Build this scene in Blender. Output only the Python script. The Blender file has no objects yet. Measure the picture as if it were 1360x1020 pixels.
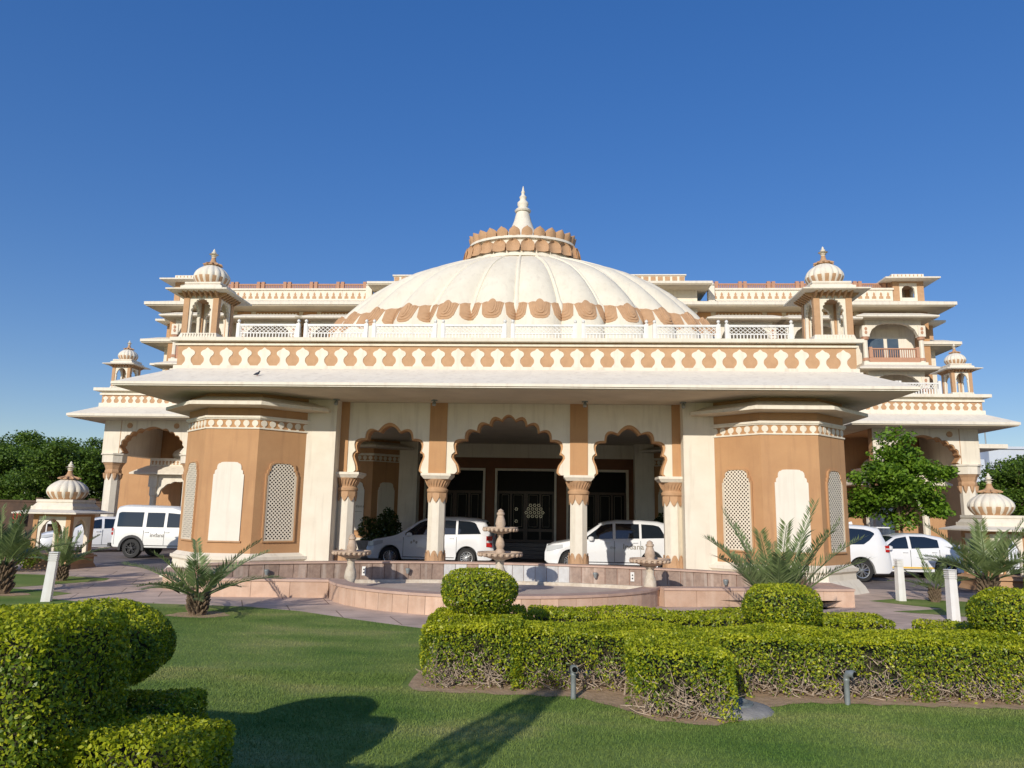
import bpy, math, random
import numpy as np
from mathutils import Matrix, Vector
random.seed(7); rng = np.random.default_rng(7)
R = math.radians; pi = math.pi; sin = math.sin; cos = math.cos
SC = bpy.context.scene; COL = SC.collection
# ------------------------------------------------------------------ camera, sky, sun
cd = bpy.data.cameras.new('camera'); cam = bpy.data.objects.new('camera', cd); COL.objects.link(cam)
SC.camera = cam
cd.sensor_width = 36; cd.lens = 26.1; cd.clip_start = .05; cd.clip_end = 3000
PITCH, YAW, ROLL = R(9.8), R(3.5), R(1.0)
fw = Vector((-sin(YAW)*cos(PITCH), cos(YAW)*cos(PITCH), sin(PITCH)))
rt = Vector((cos(YAW), sin(YAW), 0)); up = rt.cross(fw)
r2 = rt*cos(ROLL)+up*sin(ROLL); u2 = up*cos(ROLL)-rt*sin(ROLL)
mw = Matrix((r2, u2, -fw)).transposed().to_4x4(); mw.translation = Vector((1.4, 0, 1.95)); cam.matrix_world = mw
SUN_EL, SUN_AZ = R(22.5), R(18)          # light travels towards +Y turned SUN_AZ to +X
w = bpy.data.worlds.new('World'); SC.world = w; w.use_nodes = True
nt = w.node_tree; bg = nt.nodes['Background']
sky = nt.nodes.new('ShaderNodeTexSky'); sky.sky_type = 'NISHITA'; sky.sun_disc = False
sky.sun_elevation = SUN_EL; sky.sun_rotation = R(180)+SUN_AZ; sky.air_density = 1.0; sky.dust_density = .35; sky.ozone_density = 3.2
sky.altitude = 200
hs = nt.nodes.new('ShaderNodeHueSaturation'); hs.inputs['Saturation'].default_value = 1.70; hs.inputs['Hue'].default_value = .521
gm = nt.nodes.new('ShaderNodeGamma'); gm.inputs[1].default_value = .59
nt.links.new(sky.outputs[0], gm.inputs[0]); nt.links.new(gm.outputs[0], hs.inputs['Color']); nt.links.new(hs.outputs[0], bg.inputs[0]); bg.inputs[1].default_value = .255
ld = bpy.data.lights.new('sun', 'SUN'); ld.energy = 4.2; ld.angle = R(.5); ld.color = (1, .925, .82)
sun = bpy.data.objects.new('sun', ld); COL.objects.link(sun)
sd = Vector((sin(SUN_AZ)*cos(SUN_EL), cos(SUN_AZ)*cos(SUN_EL), -sin(SUN_EL)))
sun.rotation_euler = sd.to_track_quat('-Z', 'Y').to_euler(); sun.location = (-20, -60, 30)
SC.view_settings.view_transform = 'Standard'; SC.view_settings.look = 'None'; SC.view_settings.exposure = -0.15
SC.view_settings.gamma = 1

# ------------------------------------------------------------------ materials
def mat(name, col, rough=.7, col2=None, scale=3, bump=0, bscale=40, island=0, metal=0, spec=None, coat=0, stain=None, detail=5, emit=0):
    m = bpy.data.materials.new(name); m.use_nodes = True; t = m.node_tree; N = t.nodes; L = t.links
    b = N['Principled BSDF']; b.inputs['Roughness'].default_value = rough; b.inputs['Metallic'].default_value = metal
    if spec is not None: b.inputs['Specular IOR Level'].default_value = spec
    if coat: b.inputs['Coat Weight'].default_value = coat
    tc = N.new('ShaderNodeTexCoord'); out = None
    rgb = N.new('ShaderNodeRGB'); rgb.outputs[0].default_value = (*col, 1); out = rgb.outputs[0]
    if col2:
        nz = N.new('ShaderNodeTexNoise'); nz.inputs['Scale'].default_value = scale; nz.inputs['Detail'].default_value = detail
        nz.inputs['Roughness'].default_value = .62
        L.new(tc.outputs['Object'], nz.inputs['Vector'])
        rp = N.new('ShaderNodeValToRGB'); rp.color_ramp.elements[0].position = .35; rp.color_ramp.elements[1].position = .68
        rp.color_ramp.elements[0].color = (*col, 1); rp.color_ramp.elements[1].color = (*col2, 1)
        L.new(nz.outputs[0], rp.inputs[0]); out = rp.outputs[0]
    if stain:       # vertical weather streaks
        mp = N.new('ShaderNodeMapping'); mp.inputs['Scale'].default_value = (5, 5, .45); L.new(tc.outputs['Object'], mp.inputs[0])
        n2 = N.new('ShaderNodeTexNoise'); n2.inputs['Scale'].default_value = 1.3; n2.inputs['Detail'].default_value = 6; L.new(mp.outputs[0], n2.inputs['Vector'])
        r2_ = N.new('ShaderNodeValToRGB'); r2_.color_ramp.elements[0].position = .52; r2_.color_ramp.elements[1].position = .8
        r2_.color_ramp.elements[0].color = (0, 0, 0, 1); r2_.color_ramp.elements[1].color = (.7, .7, .7, 1); L.new(n2.outputs[0], r2_.inputs[0])
        mx = N.new('ShaderNodeMixRGB'); mx.inputs[2].default_value = (*stain, 1); L.new(r2_.outputs[0], mx.inputs[0]); L.new(out, mx.inputs[1]); out = mx.outputs[0]
    if island:
        g = N.new('ShaderNodeNewGeometry'); h = N.new('ShaderNodeHueSaturation')
        mr = N.new('ShaderNodeMapRange'); mr.inputs['To Min'].default_value = 1-island; mr.inputs['To Max'].default_value = 1+island
        L.new(g.outputs['Random Per Island'], mr.inputs[0]); L.new(mr.outputs[0], h.inputs['Value']); L.new(out, h.inputs['Color']); out = h.outputs[0]
    L.new(out, b.inputs['Base Color'])
    if emit: L.new(out, b.inputs['Emission Color']); b.inputs['Emission Strength'].default_value = emit
    if bump:
        n3 = N.new('ShaderNodeTexNoise'); n3.inputs['Scale'].default_value = bscale; n3.inputs['Detail'].default_value = 4; L.new(tc.outputs['Object'], n3.inputs['Vector'])
        bp = N.new('ShaderNodeBump'); bp.inputs['Strength'].default_value = bump; bp.inputs['Distance'].default_value = .02
        L.new(n3.outputs[0], bp.inputs['Height']); L.new(bp.outputs[0], b.inputs['Normal'])
    return m

def leafmat(name, ca, cb, cc, trans=.3, rough=.45, spec=.4):
    m = bpy.data.materials.new(name); m.use_nodes = True; t = m.node_tree; N = t.nodes; L = t.links
    b = N['Principled BSDF']; b.inputs['Roughness'].default_value = rough; b.inputs['Specular IOR Level'].default_value = spec
    g = N.new('ShaderNodeNewGeometry'); rp = N.new('ShaderNodeValToRGB')
    e = rp.color_ramp.elements; e[0].color = (*ca, 1); e[1].color = (*cc, 1); k = e.new(.5); k.color = (*cb, 1)
    tc = N.new('ShaderNodeTexCoord'); nz = N.new('ShaderNodeTexNoise'); nz.inputs['Scale'].default_value = 2.2; nz.inputs['Detail'].default_value = 2
    L.new(tc.outputs['Object'], nz.inputs['Vector'])
    ad = N.new('ShaderNodeMath'); ad.operation = 'MULTIPLY_ADD'; ad.inputs[1].default_value = .6; L.new(g.outputs['Random Per Island'], ad.inputs[0])
    m2 = N.new('ShaderNodeMath'); m2.operation = 'MULTIPLY_ADD'; m2.inputs[1].default_value = 1.0; m2.inputs[2].default_value = -.3; L.new(nz.outputs[0], m2.inputs[0]); L.new(m2.outputs[0], ad.inputs[2])
    L.new(ad.outputs[0], rp.inputs[0]); L.new(rp.outputs[0], b.inputs['Base Color'])
    tr = N.new('ShaderNodeBsdfTranslucent'); L.new(rp.outputs[0], tr.inputs[0]); mx = N.new('ShaderNodeMixShader'); mx.inputs[0].default_value = trans
    L.new(b.outputs[0], mx.inputs[1]); L.new(tr.outputs[0], mx.inputs[2]); L.new(mx.outputs[0], N['Material Output'].inputs[0])
    return m

CREAM = mat('cream_plaster', (.79, .725, .60), .8, (.72, .655, .53), 1.6, .12, 30, stain=(.54, .47, .37))
CREAM2 = mat('cream_trim', (.80, .74, .615), .8, (.735, .67, .55), 4, .1, 40, stain=(.58, .51, .41))
PANEL = mat('white_panel', (.80, .75, .64), .75, (.75, .70, .59), 2, .08, 30, stain=(.64, .58, .48))
BROWN = mat('ochre_plaster', (.52, .295, .14), .85, (.465, .255, .12), 1.4, .1, 35, stain=(.37, .20, .10))
BROWN2 = mat('terracotta_trim', (.53, .325, .18), .85, (.45, .27, .145), 5, .15, 40)
PALE = mat('weathered_eave', (.86, .79, .65), .9, (.79, .72, .59), 2.0, .3, 18, stain=(.62, .55, .45), detail=8)
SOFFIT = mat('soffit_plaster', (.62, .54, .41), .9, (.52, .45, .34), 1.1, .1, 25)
DOMEM = mat('dome_plaster', (.80, .74, .60), .85, (.72, .66, .53), 1.1, .3, 9, detail=9, stain=(.62, .56, .45))
DOMESTR = mat('dome_rib', (.82, .76, .61), .8, (.76, .70, .56), 3)
PINK = mat('pink_sandstone', (.62, .43, .31), .75, (.49, .32, .22), 2.6, .15, 25, island=.13, stain=(.66, .50, .38))
PINKTOP = mat('sandstone_coping', (.56, .39, .30), .7, (.46, .31, .235), 3, .1, 25, island=.05)
TILE = mat('granite_tile', (.36, .255, .195), .6, (.24, .165, .125), 9, .2, 60, island=.2, stain=(.60, .52, .44))
TILEW = mat('limewashed_tile', (.60, .60, .585), .8, (.50, .49, .47), 6, .2, 40, island=.08, stain=(.42, .37, .33))
JOINT = mat('red_joint', (.36, .13, .085), .9, (.50, .30, .22), 8)
STONEF = mat('fountain_sandstone', (.58, .45, .33), .8, (.44, .31, .21), 7, .4, 40)
PALEST = mat('fountain_pale_stone', (.66, .60, .49), .85, (.50, .42, .32), 8, .4, 40)
POOL = mat('pool_floor', (.60, .50, .42), .8, (.48, .40, .33), 3, .2, 20)
DARKW = mat('dark_wood', (.035, .016, .009), .35, (.06, .025, .013), 8)
GLASSD = mat('dark_glass', (.006, .006, .006), .35, spec=.12)
WING = mat('window_glass', (.05, .075, .10), .06, (.08, .11, .14), 1.5, spec=.9)
WHITEP = mat('white_paint', (.80, .79, .75), .5, (.74, .72, .67), 6, .05, 30, stain=(.6, .56, .48))
CAR = mat('white_car_paint', (.82, .83, .84), .25, coat=.6)
CAR2 = mat('ivory_car_paint', (.80, .80, .76), .35, coat=.3)
CGLASS = mat('car_glass', (.012, .018, .026), .04, spec=1.0)
CGLASSL = mat('car_glass_bright', (.16, .24, .32), .05, spec=1.0)
RUB = mat('black_rubber', (.018, .018, .018), .7)
PLAST = mat('black_plastic', (.03, .03, .032), .5)
ALLOY = mat('alloy_rim', (.55, .56, .57), .3, metal=.9)
CHROME = mat('lamp_lens', (.55, .57, .58), .12, spec=.9)
REDL = mat('tail_lamp_red', (.42, .012, .012), .15, spec=.8)
YEL = mat('yellow_stripe', (.78, .50, .10), .4)
GREYM = mat('galvanised_metal', (.30, .33, .33), .5, (.22, .25, .25), 9, metal=.3)
LETTER = mat('bronze_letters', (.28, .24, .17), .5)
PALEL = mat('faded_letters', (.42, .40, .35), .6)
SOIL = mat('bare_soil', (.52, .36, .22), .95, (.36, .24, .14), 9, .6, 30)
CONC = mat('grey_concrete', (.36, .34, .31), .9, (.24, .23, .21), 6, .3, 30)
BARK = mat('brown_bark', (.13, .085, .05), .95, (.22, .16, .10), 12, .8, 30)
TWIG = mat('dry_twig', (.42, .34, .26), .9, (.28, .21, .15), 14, island=.3)
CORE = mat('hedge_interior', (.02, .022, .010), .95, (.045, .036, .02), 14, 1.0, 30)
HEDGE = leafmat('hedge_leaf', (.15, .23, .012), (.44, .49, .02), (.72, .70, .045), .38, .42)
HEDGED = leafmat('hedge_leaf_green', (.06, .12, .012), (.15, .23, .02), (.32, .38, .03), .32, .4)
TREEL = leafmat('tree_leaf', (.04, .09, .012), (.10, .18, .02), (.20, .30, .035), .3, .5)
TREEB = leafmat('bright_tree_leaf', (.06, .14, .010), (.15, .28, .02), (.30, .44, .04), .35, .5)
PALML = leafmat('palm_leaf', (.10, .15, .05), (.19, .255, .095), (.33, .39, .17), .2, .4)
DARKP = leafmat('planter_leaf', (.025, .05, .010), (.05, .085, .015), (.10, .14, .025), .2, .4)
BROWNH = mat('railing_terracotta', (.50, .27, .17), .85, (.44, .24, .15), 4)
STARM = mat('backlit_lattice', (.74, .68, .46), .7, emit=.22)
LATT = mat('jali_stone', (.66, .58, .45), .85, (.60, .52, .40), 6, .1, 40)
SIGNB = mat('sign_blue', (.06, .12, .38), .5)
REDB = mat('red_box', (.45, .03, .02), .5)
BIRD = mat('dark_feathers', (.04, .045, .06), .6)
PALEB = mat('distant_render', (.55, .60, .66), .9, (.50, .55, .62), .3)

def jalimat():
    m = mat('pierced_jali', (.80, .72, .58), .85, (.74, .66, .53), 6); t = m.node_tree; N = t.nodes; L = t.links
    tc = N['Texture Coordinate']; mp = N.new('ShaderNodeMapping'); mp.inputs['Scale'].default_value = (1, 1, 1)
    L.new(tc.outputs['UV'], mp.inputs[0]); sp = N.new('ShaderNodeSeparateXYZ'); L.new(mp.outputs[0], sp.inputs[0])
    def mth(op, a, b=None, c=None):
        n = N.new('ShaderNodeMath'); n.operation = op
        for i, x in enumerate((a, b, c)):
            if x is None: continue
            if isinstance(x, (int, float)): n.inputs[i].default_value = x
            else: L.new(x, n.inputs[i])
        return n.outputs[0]
    k = 2*pi/.105
    s = mth('ADD', sp.outputs[0], sp.outputs[1]); d = mth('SUBTRACT', sp.outputs[0], sp.outputs[1])
    a = mth('SINE', mth('MULTIPLY', sp.outputs[0], k)); b = mth('SINE', mth('MULTIPLY', sp.outputs[1], k))
    h = mth('GREATER_THAN', mth('MULTIPLY', a, b), .22)
    tr = N.new('ShaderNodeBsdfTransparent'); mx = N.new('ShaderNodeMixShader'); L.new(h, mx.inputs[0])
    L.new(N['Principled BSDF'].outputs[0], mx.inputs[1]); L.new(tr.outputs[0], mx.inputs[2]); L.new(mx.outputs[0], N['Material Output'].inputs[0])
    return m
JALI = jalimat()

# ------------------------------------------------------------------ mesh helpers
class MB:
    def __init__(s): s.v = []; s.f = []; s.mi = []; s.T = None; s.uv = None
    def add(s, vs, fs, mi=0):
        n = len(s.v)
        if s.T is not None: vs = [tuple(s.T @ Vector(p)) for p in vs]
        s.v += [tuple(p) for p in vs]
        for f in fs: s.f.append(tuple(i+n for i in f)); s.mi.append(mi)
        return s
    def box(s, x0, x1, y0, y1, z0, z1, mi=0):
        v = [(x0,y0,z0),(x1,y0,z0),(x1,y1,z0),(x0,y1,z0),(x0,y0,z1),(x1,y0,z1),(x1,y1,z1),(x0,y1,z1)]
        return s.add(v, [(0,3,2,1),(4,5,6,7),(0,1,5,4),(1,2,6,5),(2,3,7,6),(3,0,4,7)], mi)
    def frus(s, lo, hi, mi=0):       # lo/hi = list of xyz rings same length
        n = len(lo); f = [tuple(range(n))[::-1], tuple(range(n, 2*n))]
        for i in range(n): j = (i+1) % n; f.append((i, j, n+j, n+i))
        return s.add(list(lo)+list(hi), f, mi)
    def hip(s, x0, x1, y0, y1, z0, dx, dy, z1, mi=0):
        return s.frus([(x0,y0,z0),(x1,y0,z0),(x1,y1,z0),(x0,y1,z0)], [(x0+dx,y0+dy,z1),(x1-dx,y0+dy,z1),(x1-dx,y1-dy,z1),(x0+dx,y1-dy,z1)], mi)
    def prismz(s, poly, z0, z1, mi=0):
        return s.frus([(x, y, z0) for x, y in poly], [(x, y, z1) for x, y in poly], mi)
    def slab(s, poly, y0, y1, mi=0, side=None):    # polygon in xz pushed along y
        n = len(poly); v = [(x, y0, z) for x, z in poly]+[(x, y1, z) for x, z in poly]
        s.add(v, [tuple(range(n)), tuple(range(n, 2*n))[::-1]], mi)
        s.add(v, [(i, n+i, n+(i+1) % n, (i+1) % n) for i in range(n)], mi if side is None else side)
        return s
    def lathe(s, prof, n=24, mi=0, cx=0, cy=0, a0=0, rf=None, sx=1, sy=1, cap=True):
        v = []; f = []
        for k, (r, z) in enumerate(prof):
            for i in range(n):
                a = a0+2*pi*i/n; q = r*(rf(a, k) if rf else 1)
                v.append((cx+sx*q*cos(a), cy+sy*q*sin(a), z))
        for k in range(len(prof)-1):
            for i in range(n):
                j = (i+1) % n; f.append((k*n+i, k*n+j, (k+1)*n+j, (k+1)*n+i))
        if cap: f.append(tuple(range(n))[::-1]); f.append(tuple((len(prof)-1)*n+i for i in range(n)))
        return s.add(v, f, mi)
    def tube(s, pts, rad, n=6, mi=0):
        pts = [Vector(p) for p in pts]; v = []; f = []
        if not hasattr(rad, '__len__'): rad = [rad]*len(pts)
        for k, p in enumerate(pts):
            d = (pts[min(k+1, len(pts)-1)]-pts[max(k-1, 0)]).normalized()
            a = d.cross(Vector((0, 0, 1)));
            if a.length < .05: a = d.cross(Vector((1, 0, 0)))
            a.normalize(); b = d.cross(a)
            for i in range(n): t = 2*pi*i/n; v.append(p+(a*cos(t)+b*sin(t))*rad[k])
        for k in range(len(pts)-1):
            for i in range(n): j = (i+1) % n; f.append((k*n+i, k*n+j, (k+1)*n+j, (k+1)*n+i))
        f += [tuple(range(n)), tuple((len(pts)-1)*n+i for i in range(n))]
        return s.add(v, f, mi)
    def disc(s, c, ax, r, h, n=20, mi=0):          # short cylinder, axis ax
        c = Vector(c); ax = Vector(ax).normalized(); return s.tube([c-ax*h/2, c+ax*h/2], r, n, mi)
    def build(s, name, mats, parent=None, smooth=False, angle=None):
        me = bpy.data.meshes.new(name); me.from_pydata(s.v, [], s.f)
        if not isinstance(mats, (list, tuple)): mats = [mats]
        for m in mats: me.materials.append(m)
        me.polygons.foreach_set('material_index', s.mi)
        if smooth:
            me.polygons.foreach_set('use_smooth', [True]*len(me.polygons))
            me.set_sharp_from_angle(angle=R(angle or 35))
        me.update(); o = bpy.data.objects.new(name, me); COL.objects.link(o)
        if parent: o.parent = parent
        return o
def tag(o, label=None, cat=None, group=None, kind=None):
    if label: o['label'] = label
    if cat: o['category'] = cat
    if group: o['group'] = group
    if kind: o['kind'] = kind
    return o
def empty(name, label, cat, loc=(0, 0, 0), rz=0, group=None):
    o = bpy.data.objects.new(name, None); COL.objects.link(o); o.location = loc; o.rotation_euler = (0, 0, rz); o.empty_display_size = .3
    return tag(o, label, cat, group)
def kids(o): return [c for c in COL.objects if c.parent == o]
def copy_tree(o, parent=None, loc=None, rz=None, label=None, scale=None):
    c = o.copy(); COL.objects.link(c)
    if parent: c.parent = parent
    if loc is not None: c.location = loc
    if rz is not None: c.rotation_euler = (0, 0, rz)
    if label: c['label'] = label
    if scale: c.scale = (scale,)*3 if not hasattr(scale, '__len__') else scale
    for ch in kids(o): copy_tree(ch, c)
    return c
def lobes(cusps, bulge=.28, n=7, cen=None, last=None):
    """cusped curve through cusps (x,z); each pair joined by an arc that bulges away from cen"""
    out = [cusps[0]]
    for i in range(len(cusps)-1):
        a = Vector((*cusps[i], 0)); b = Vector((*cusps[i+1], 0)); m = (a+b)/2; d = b-a; nrm = Vector((-d.y, d.x, 0)).normalized()
        c = Vector((*cen, 0))
        if (m+nrm-c).length < (m-nrm-c).length: nrm = -nrm
        k = bulge
        if last and i == (len(cusps)-1)//2 and len(cusps) % 2 == 0: k = last
        for t in range(1, n+1):
            u = t/n; p = a+d*u+nrm*(d.length*k*4*u*(1-u))**1.0
            out.append((p.x, p.y))
    return out
def mirror_arch(half, cx=0):   # half: right-side list (x,z) from spring to last cusp; returns pre (S curve) handling outside
    return [(cx-x, z) for x, z in half]+[(cx+x, z) for x, z in half[::-1]]
def arch_curve(pre, cusps, cx, cen_z, bulge=.28, last=None, n=7):
    lob = lobes(mirror_arch(cusps), bulge, n, (0, cen_z), last)
    left = [(-x, z) for x, z in pre]; right = [(x, z) for x, z in pre[::-1]]
    return [(cx+x, z) for x, z in left+lob+right]
def arch_panel(mb, xl, xr, zt, curve, y0, y1, mi=0, side=None, zb=None):
    zb = curve[0][1] if zb is None else zb
    poly = [(xl, zb)]
    if zb != curve[0][1]: poly += [(curve[0][0], zb)]
    poly += curve
    if zb != curve[0][1]: poly += [(curve[-1][0], zb)]
    poly += [(xr, zb), (xr, zt), (xl, zt)]
    if abs(curve[0][0]-xl) < 1e-4: poly = poly[1:]
    mb.slab(poly, y0, y1, mi, side)

# ------------------------------------------------------------------ foliage helpers
def leaf_cloud(name, P, Nn, size, m, parent=None, aspect=.55, jit=.9, var=.35, idx=None):
    n = len(P); P = np.asarray(P, float); Nn = np.asarray(Nn, float)
    nv = Nn+rng.normal(0, jit, (n, 3)); nv /= np.linalg.norm(nv, axis=1)[:, None]+1e-9
    t = rng.normal(0, 1, (n, 3)); t -= (t*nv).sum(1)[:, None]*nv; t /= np.linalg.norm(t, axis=1)[:, None]+1e-9
    b = np.cross(nv, t); s = (size*(1+rng.uniform(-var, var, n)))[:, None]
    v = np.empty((n, 4, 3)); v[:, 0] = P-t*s*.5; v[:, 1] = P+b*s*aspect*.5+nv*s*.10; v[:, 2] = P+t*s*.5; v[:, 3] = P-b*s*aspect*.5+nv*s*.10
    me = bpy.data.meshes.new(name); me.vertices.add(n*4); me.vertices.foreach_set('co', v.ravel())
    me.loops.add(n*4); me.loops.foreach_set('vertex_index', np.arange(n*4, dtype=np.int32)); me.polygons.add(n)
    me.polygons.foreach_set('loop_start', np.arange(0, n*4, 4, dtype=np.int32)); me.polygons.foreach_set('loop_total', np.full(n, 4, np.int32))
    for mm in (m if isinstance(m, (list, tuple)) else [m]): me.materials.append(mm)
    if idx is not None: me.polygons.foreach_set('material_index', np.asarray(idx, np.int32))
    me.update(calc_edges=True)
    o = bpy.data.objects.new(name, me); COL.objects.link(o)
    if parent: o.parent = parent
    return o
def wob(P, a=.028, k=3.0):
    return a*(np.sin(P[:, 0]*k+1.3)*np.cos(P[:, 1]*k*1.3+.5)+.6*np.sin(P[:, 2]*k*1.9+P[:, 0]*k*1.4)+.5*np.sin(P[:, 1]*k*3.1+P[:, 2]*2*k))
def box_samples(x0, x1, y0, y1, z0, z1, dens, rnd=.1, thin=0):
    dx, dy, dz = x1-x0, y1-y0, z1-z0
    areas = np.array([dx*dy, dx*dz, dx*dz, dy*dz, dy*dz]); n = int(areas.sum()*dens)
    f = rng.choice(5, n, p=areas/areas.sum()); u = rng.random(n); v = rng.random(n)
    P = np.zeros((n, 3)); Nn = np.zeros((n, 3))
    for k in range(5):
        i = f == k
        if k == 0: P[i] = np.c_[x0+u[i]*dx, y0+v[i]*dy, np.full(i.sum(), z1)]; Nn[i] = (0, 0, 1)
        if k == 1: P[i] = np.c_[x0+u[i]*dx, np.full(i.sum(), y0), z0+v[i]*dz]; Nn[i] = (0, -1, 0)
        if k == 2: P[i] = np.c_[x0+u[i]*dx, np.full(i.sum(), y1), z0+v[i]*dz]; Nn[i] = (0, 1, 0)
        if k == 3: P[i] = np.c_[np.full(i.sum(), x0), y0+u[i]*dy, z0+v[i]*dz]; Nn[i] = (-1, 0, 0)
        if k == 4: P[i] = np.c_[np.full(i.sum(), x1), y0+u[i]*dy, z0+v[i]*dz]; Nn[i] = (1, 0, 0)
    # round the edges
    c0 = np.array([x0+rnd, y0+rnd, z0]); c1 = np.array([x1-rnd, y1-rnd, z1-rnd])
    Q = np.clip(P, c0, c1); D = P-Q; L = np.linalg.norm(D, axis=1)+1e-9; P = Q+D/L[:, None]*np.minimum(L, rnd)[:, None]; Nn = np.where((L > 1e-6)[:, None], D/L[:, None], Nn)
    P = P+Nn*(wob(P)-np.abs(rng.normal(0, .035, n)))[:, None]
    if thin:
        h = (P[:, 2]-z0)/dz; keep = rng.random(n) < np.clip(-.08+h*1.35+.42*np.sin(P[:, 0]*4.3)*np.cos(P[:, 0]*1.7+1)+.25*np.sin(P[:, 0]*13+P[:, 2]*9), .05, .92) if thin == 1 else rng.random(n) < np.clip(.4+h*1.6, 0, 1)
        keep |= (Nn[:, 2] > .5); P = P[keep]; Nn = Nn[keep]
    return P, Nn
def ball_samples(c, r, rz, dens, p=2.25, cut=-.8):
    n = int(dens*4*pi*r*(r+rz)/2); d = rng.normal(0, 1, (n, 3)); d /= np.linalg.norm(d, axis=1)[:, None]; d = d[d[:, 2] > cut]
    s = (np.abs(d)**p).sum(1)**(-1/p); P = d*s[:, None]*np.array([r, r, rz])
    P = np.array(c)+P+d*(wob(P+np.array(c), .02, 6)-np.abs(rng.normal(0, .03, len(d))))[:, None]
    return P, d
def twigs(mb, x0, x1, y0, y1, z0, z1, n, l=.3):
    for _ in range(n):
        x = random.uniform(x0, x1); y = random.uniform(y0, y1); z = random.uniform(z0, z1)*random.random()**.5
        a = random.uniform(-1.2, 1.2); ln = l*random.uniform(.5, 1.4)
        p = Vector((x, y, z)); d = Vector((sin(a), random.uniform(-.15, .5), cos(a)*random.uniform(.2, 1))).normalized()
        q = p+d*ln*.5+Vector((random.uniform(-.03, .03),)*3); e = q+(d+Vector((random.uniform(-.5, .5), random.uniform(-.2, .2), random.uniform(-.2, .5)))).normalized()*ln*.5
        mb.tube([p, q, e], [.006, .0045, .002], 3)

# ================================================================== SETTING: ground
def sheet(name, poly, z, m, kind='structure'):
    b = MB(); b.add([(x, y, z) for x, y in poly], [tuple(range(len(poly)))]); return tag(b.build(name, m), kind=kind)
def brickmat(name, c1, c2, mort, sx, sy, rot=0, bmp=.15):
    m = bpy.data.materials.new(name); m.use_nodes = True; t = m.node_tree; N = t.nodes; L = t.links; b = N['Principled BSDF']; b.inputs['Roughness'].default_value = .8
    tc = N.new('ShaderNodeTexCoord'); mp = N.new('ShaderNodeMapping'); mp.inputs['Rotation'].default_value = (0, 0, rot); L.new(tc.outputs['Object'], mp.inputs[0])
    br = N.new('ShaderNodeTexBrick'); br.inputs['Scale'].default_value = 1; br.inputs['Brick Width'].default_value = sx; br.inputs['Row Height'].default_value = sy
    br.inputs['Mortar Size'].default_value = .012; br.inputs['Color1'].default_value = (*c1, 1); br.inputs['Color2'].default_value = (*c2, 1); br.inputs['Mortar'].default_value = (*mort, 1)
    L.new(mp.outputs[0], br.inputs['Vector'])
    nz = N.new('ShaderNodeTexNoise'); nz.inputs['Scale'].default_value = 1.7; nz.inputs['Detail'].default_value = 8; L.new(tc.outputs['Object'], nz.inputs['Vector'])
    mr = N.new('ShaderNodeMapRange'); mr.inputs['From Min'].default_value = .3; mr.inputs['From Max'].default_value = .7; mr.inputs['To Min'].default_value = .72; mr.inputs['To Max'].default_value = 1.12
    L.new(nz.outputs[0], mr.inputs[0]); h = N.new('ShaderNodeHueSaturation'); L.new(mr.outputs[0], h.inputs['Value']); L.new(br.outputs[0], h.inputs['Color']); L.new(h.outputs[0], b.inputs['Base Color'])
    bp = N.new('ShaderNodeBump'); bp.inputs['Strength'].default_value = bmp; bp.inputs['Distance'].default_value = .01; L.new(nz.outputs[0], bp.inputs['Height']); L.new(bp.outputs[0], b.inputs['Normal'])
    return m
PAVE = brickmat('sandstone_paving', (.66, .50, .385), (.57, .43, .33), (.25, .17, .12), 1.7, 1.05, R(-24))
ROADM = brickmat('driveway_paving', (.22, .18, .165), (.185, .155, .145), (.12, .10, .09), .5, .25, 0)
def lawnmat():
    m = bpy.data.materials.new('lawn_grass'); m.use_nodes = True; t = m.node_tree; N = t.nodes; L = t.links; b = N['Principled BSDF']; b.inputs['Roughness'].default_value = .85
    b.inputs['Specular IOR Level'].default_value = .15
    tc = N.new('ShaderNodeTexCoord'); mp = N.new('ShaderNodeMapping'); mp.inputs['Scale'].default_value = (.5, 1.1, 1); L.new(tc.outputs['Object'], mp.inputs[0])
    n1 = N.new('ShaderNodeTexNoise'); n1.inputs['Scale'].default_value = 1.0; n1.inputs['Detail'].default_value = 6; L.new(mp.outputs[0], n1.inputs['Vector'])
    n2 = N.new('ShaderNodeTexNoise'); n2.inputs['Scale'].default_value = 30; n2.inputs['Detail'].default_value = 3; L.new(tc.outputs['Object'], n2.inputs['Vector'])
    r1 = N.new('ShaderNodeValToRGB'); e = r1.color_ramp.elements; e[0].position = .30; e[0].color = (.095, .175, .032, 1); e[1].position = .84; e[1].color = (.38, .34, .14, 1); k = e.new(.53); k.color = (.185, .25, .06, 1)
    L.new(n1.outputs[0], r1.inputs[0])
    h = N.new('ShaderNodeHueSaturation'); mr = N.new('ShaderNodeMapRange'); mr.inputs['To Min'].default_value = .55; mr.inputs['To Max'].default_value = 1.5; L.new(n2.outputs[0], mr.inputs[0]); L.new(mr.outputs[0], h.inputs['Value'])
    L.new(r1.outputs[0], h.inputs['Color']); L.new(h.outputs[0], b.inputs['Base Color'])
    bp = N.new('ShaderNodeBump'); bp.inputs['Strength'].default_value = .5; bp.inputs['Distance'].default_value = .02; L.new(n2.outputs[0], bp.inputs['Height']); L.new(bp.outputs[0], b.inputs['Normal'])
    return m
LAWN = lawnmat()
sheet('ground', [(-900, -200), (900, -200), (900, 1500), (-900, 1500)], -.012, mat('dry_ground', (.24, .19, .13), .95, (.17, .15, .09), .4))
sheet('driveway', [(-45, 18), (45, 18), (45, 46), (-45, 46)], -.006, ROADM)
sheet('porch_floor', [(-9.3, 22.3), (9.3, 22.3), (9.3, 34.5), (-9.3, 34.5)], .004, mat('shade_toned_stone', (.10, .08, .07), .5, (.07, .055, .05), 2))  # floor colour darkened to imitate the shade under the porch
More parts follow.
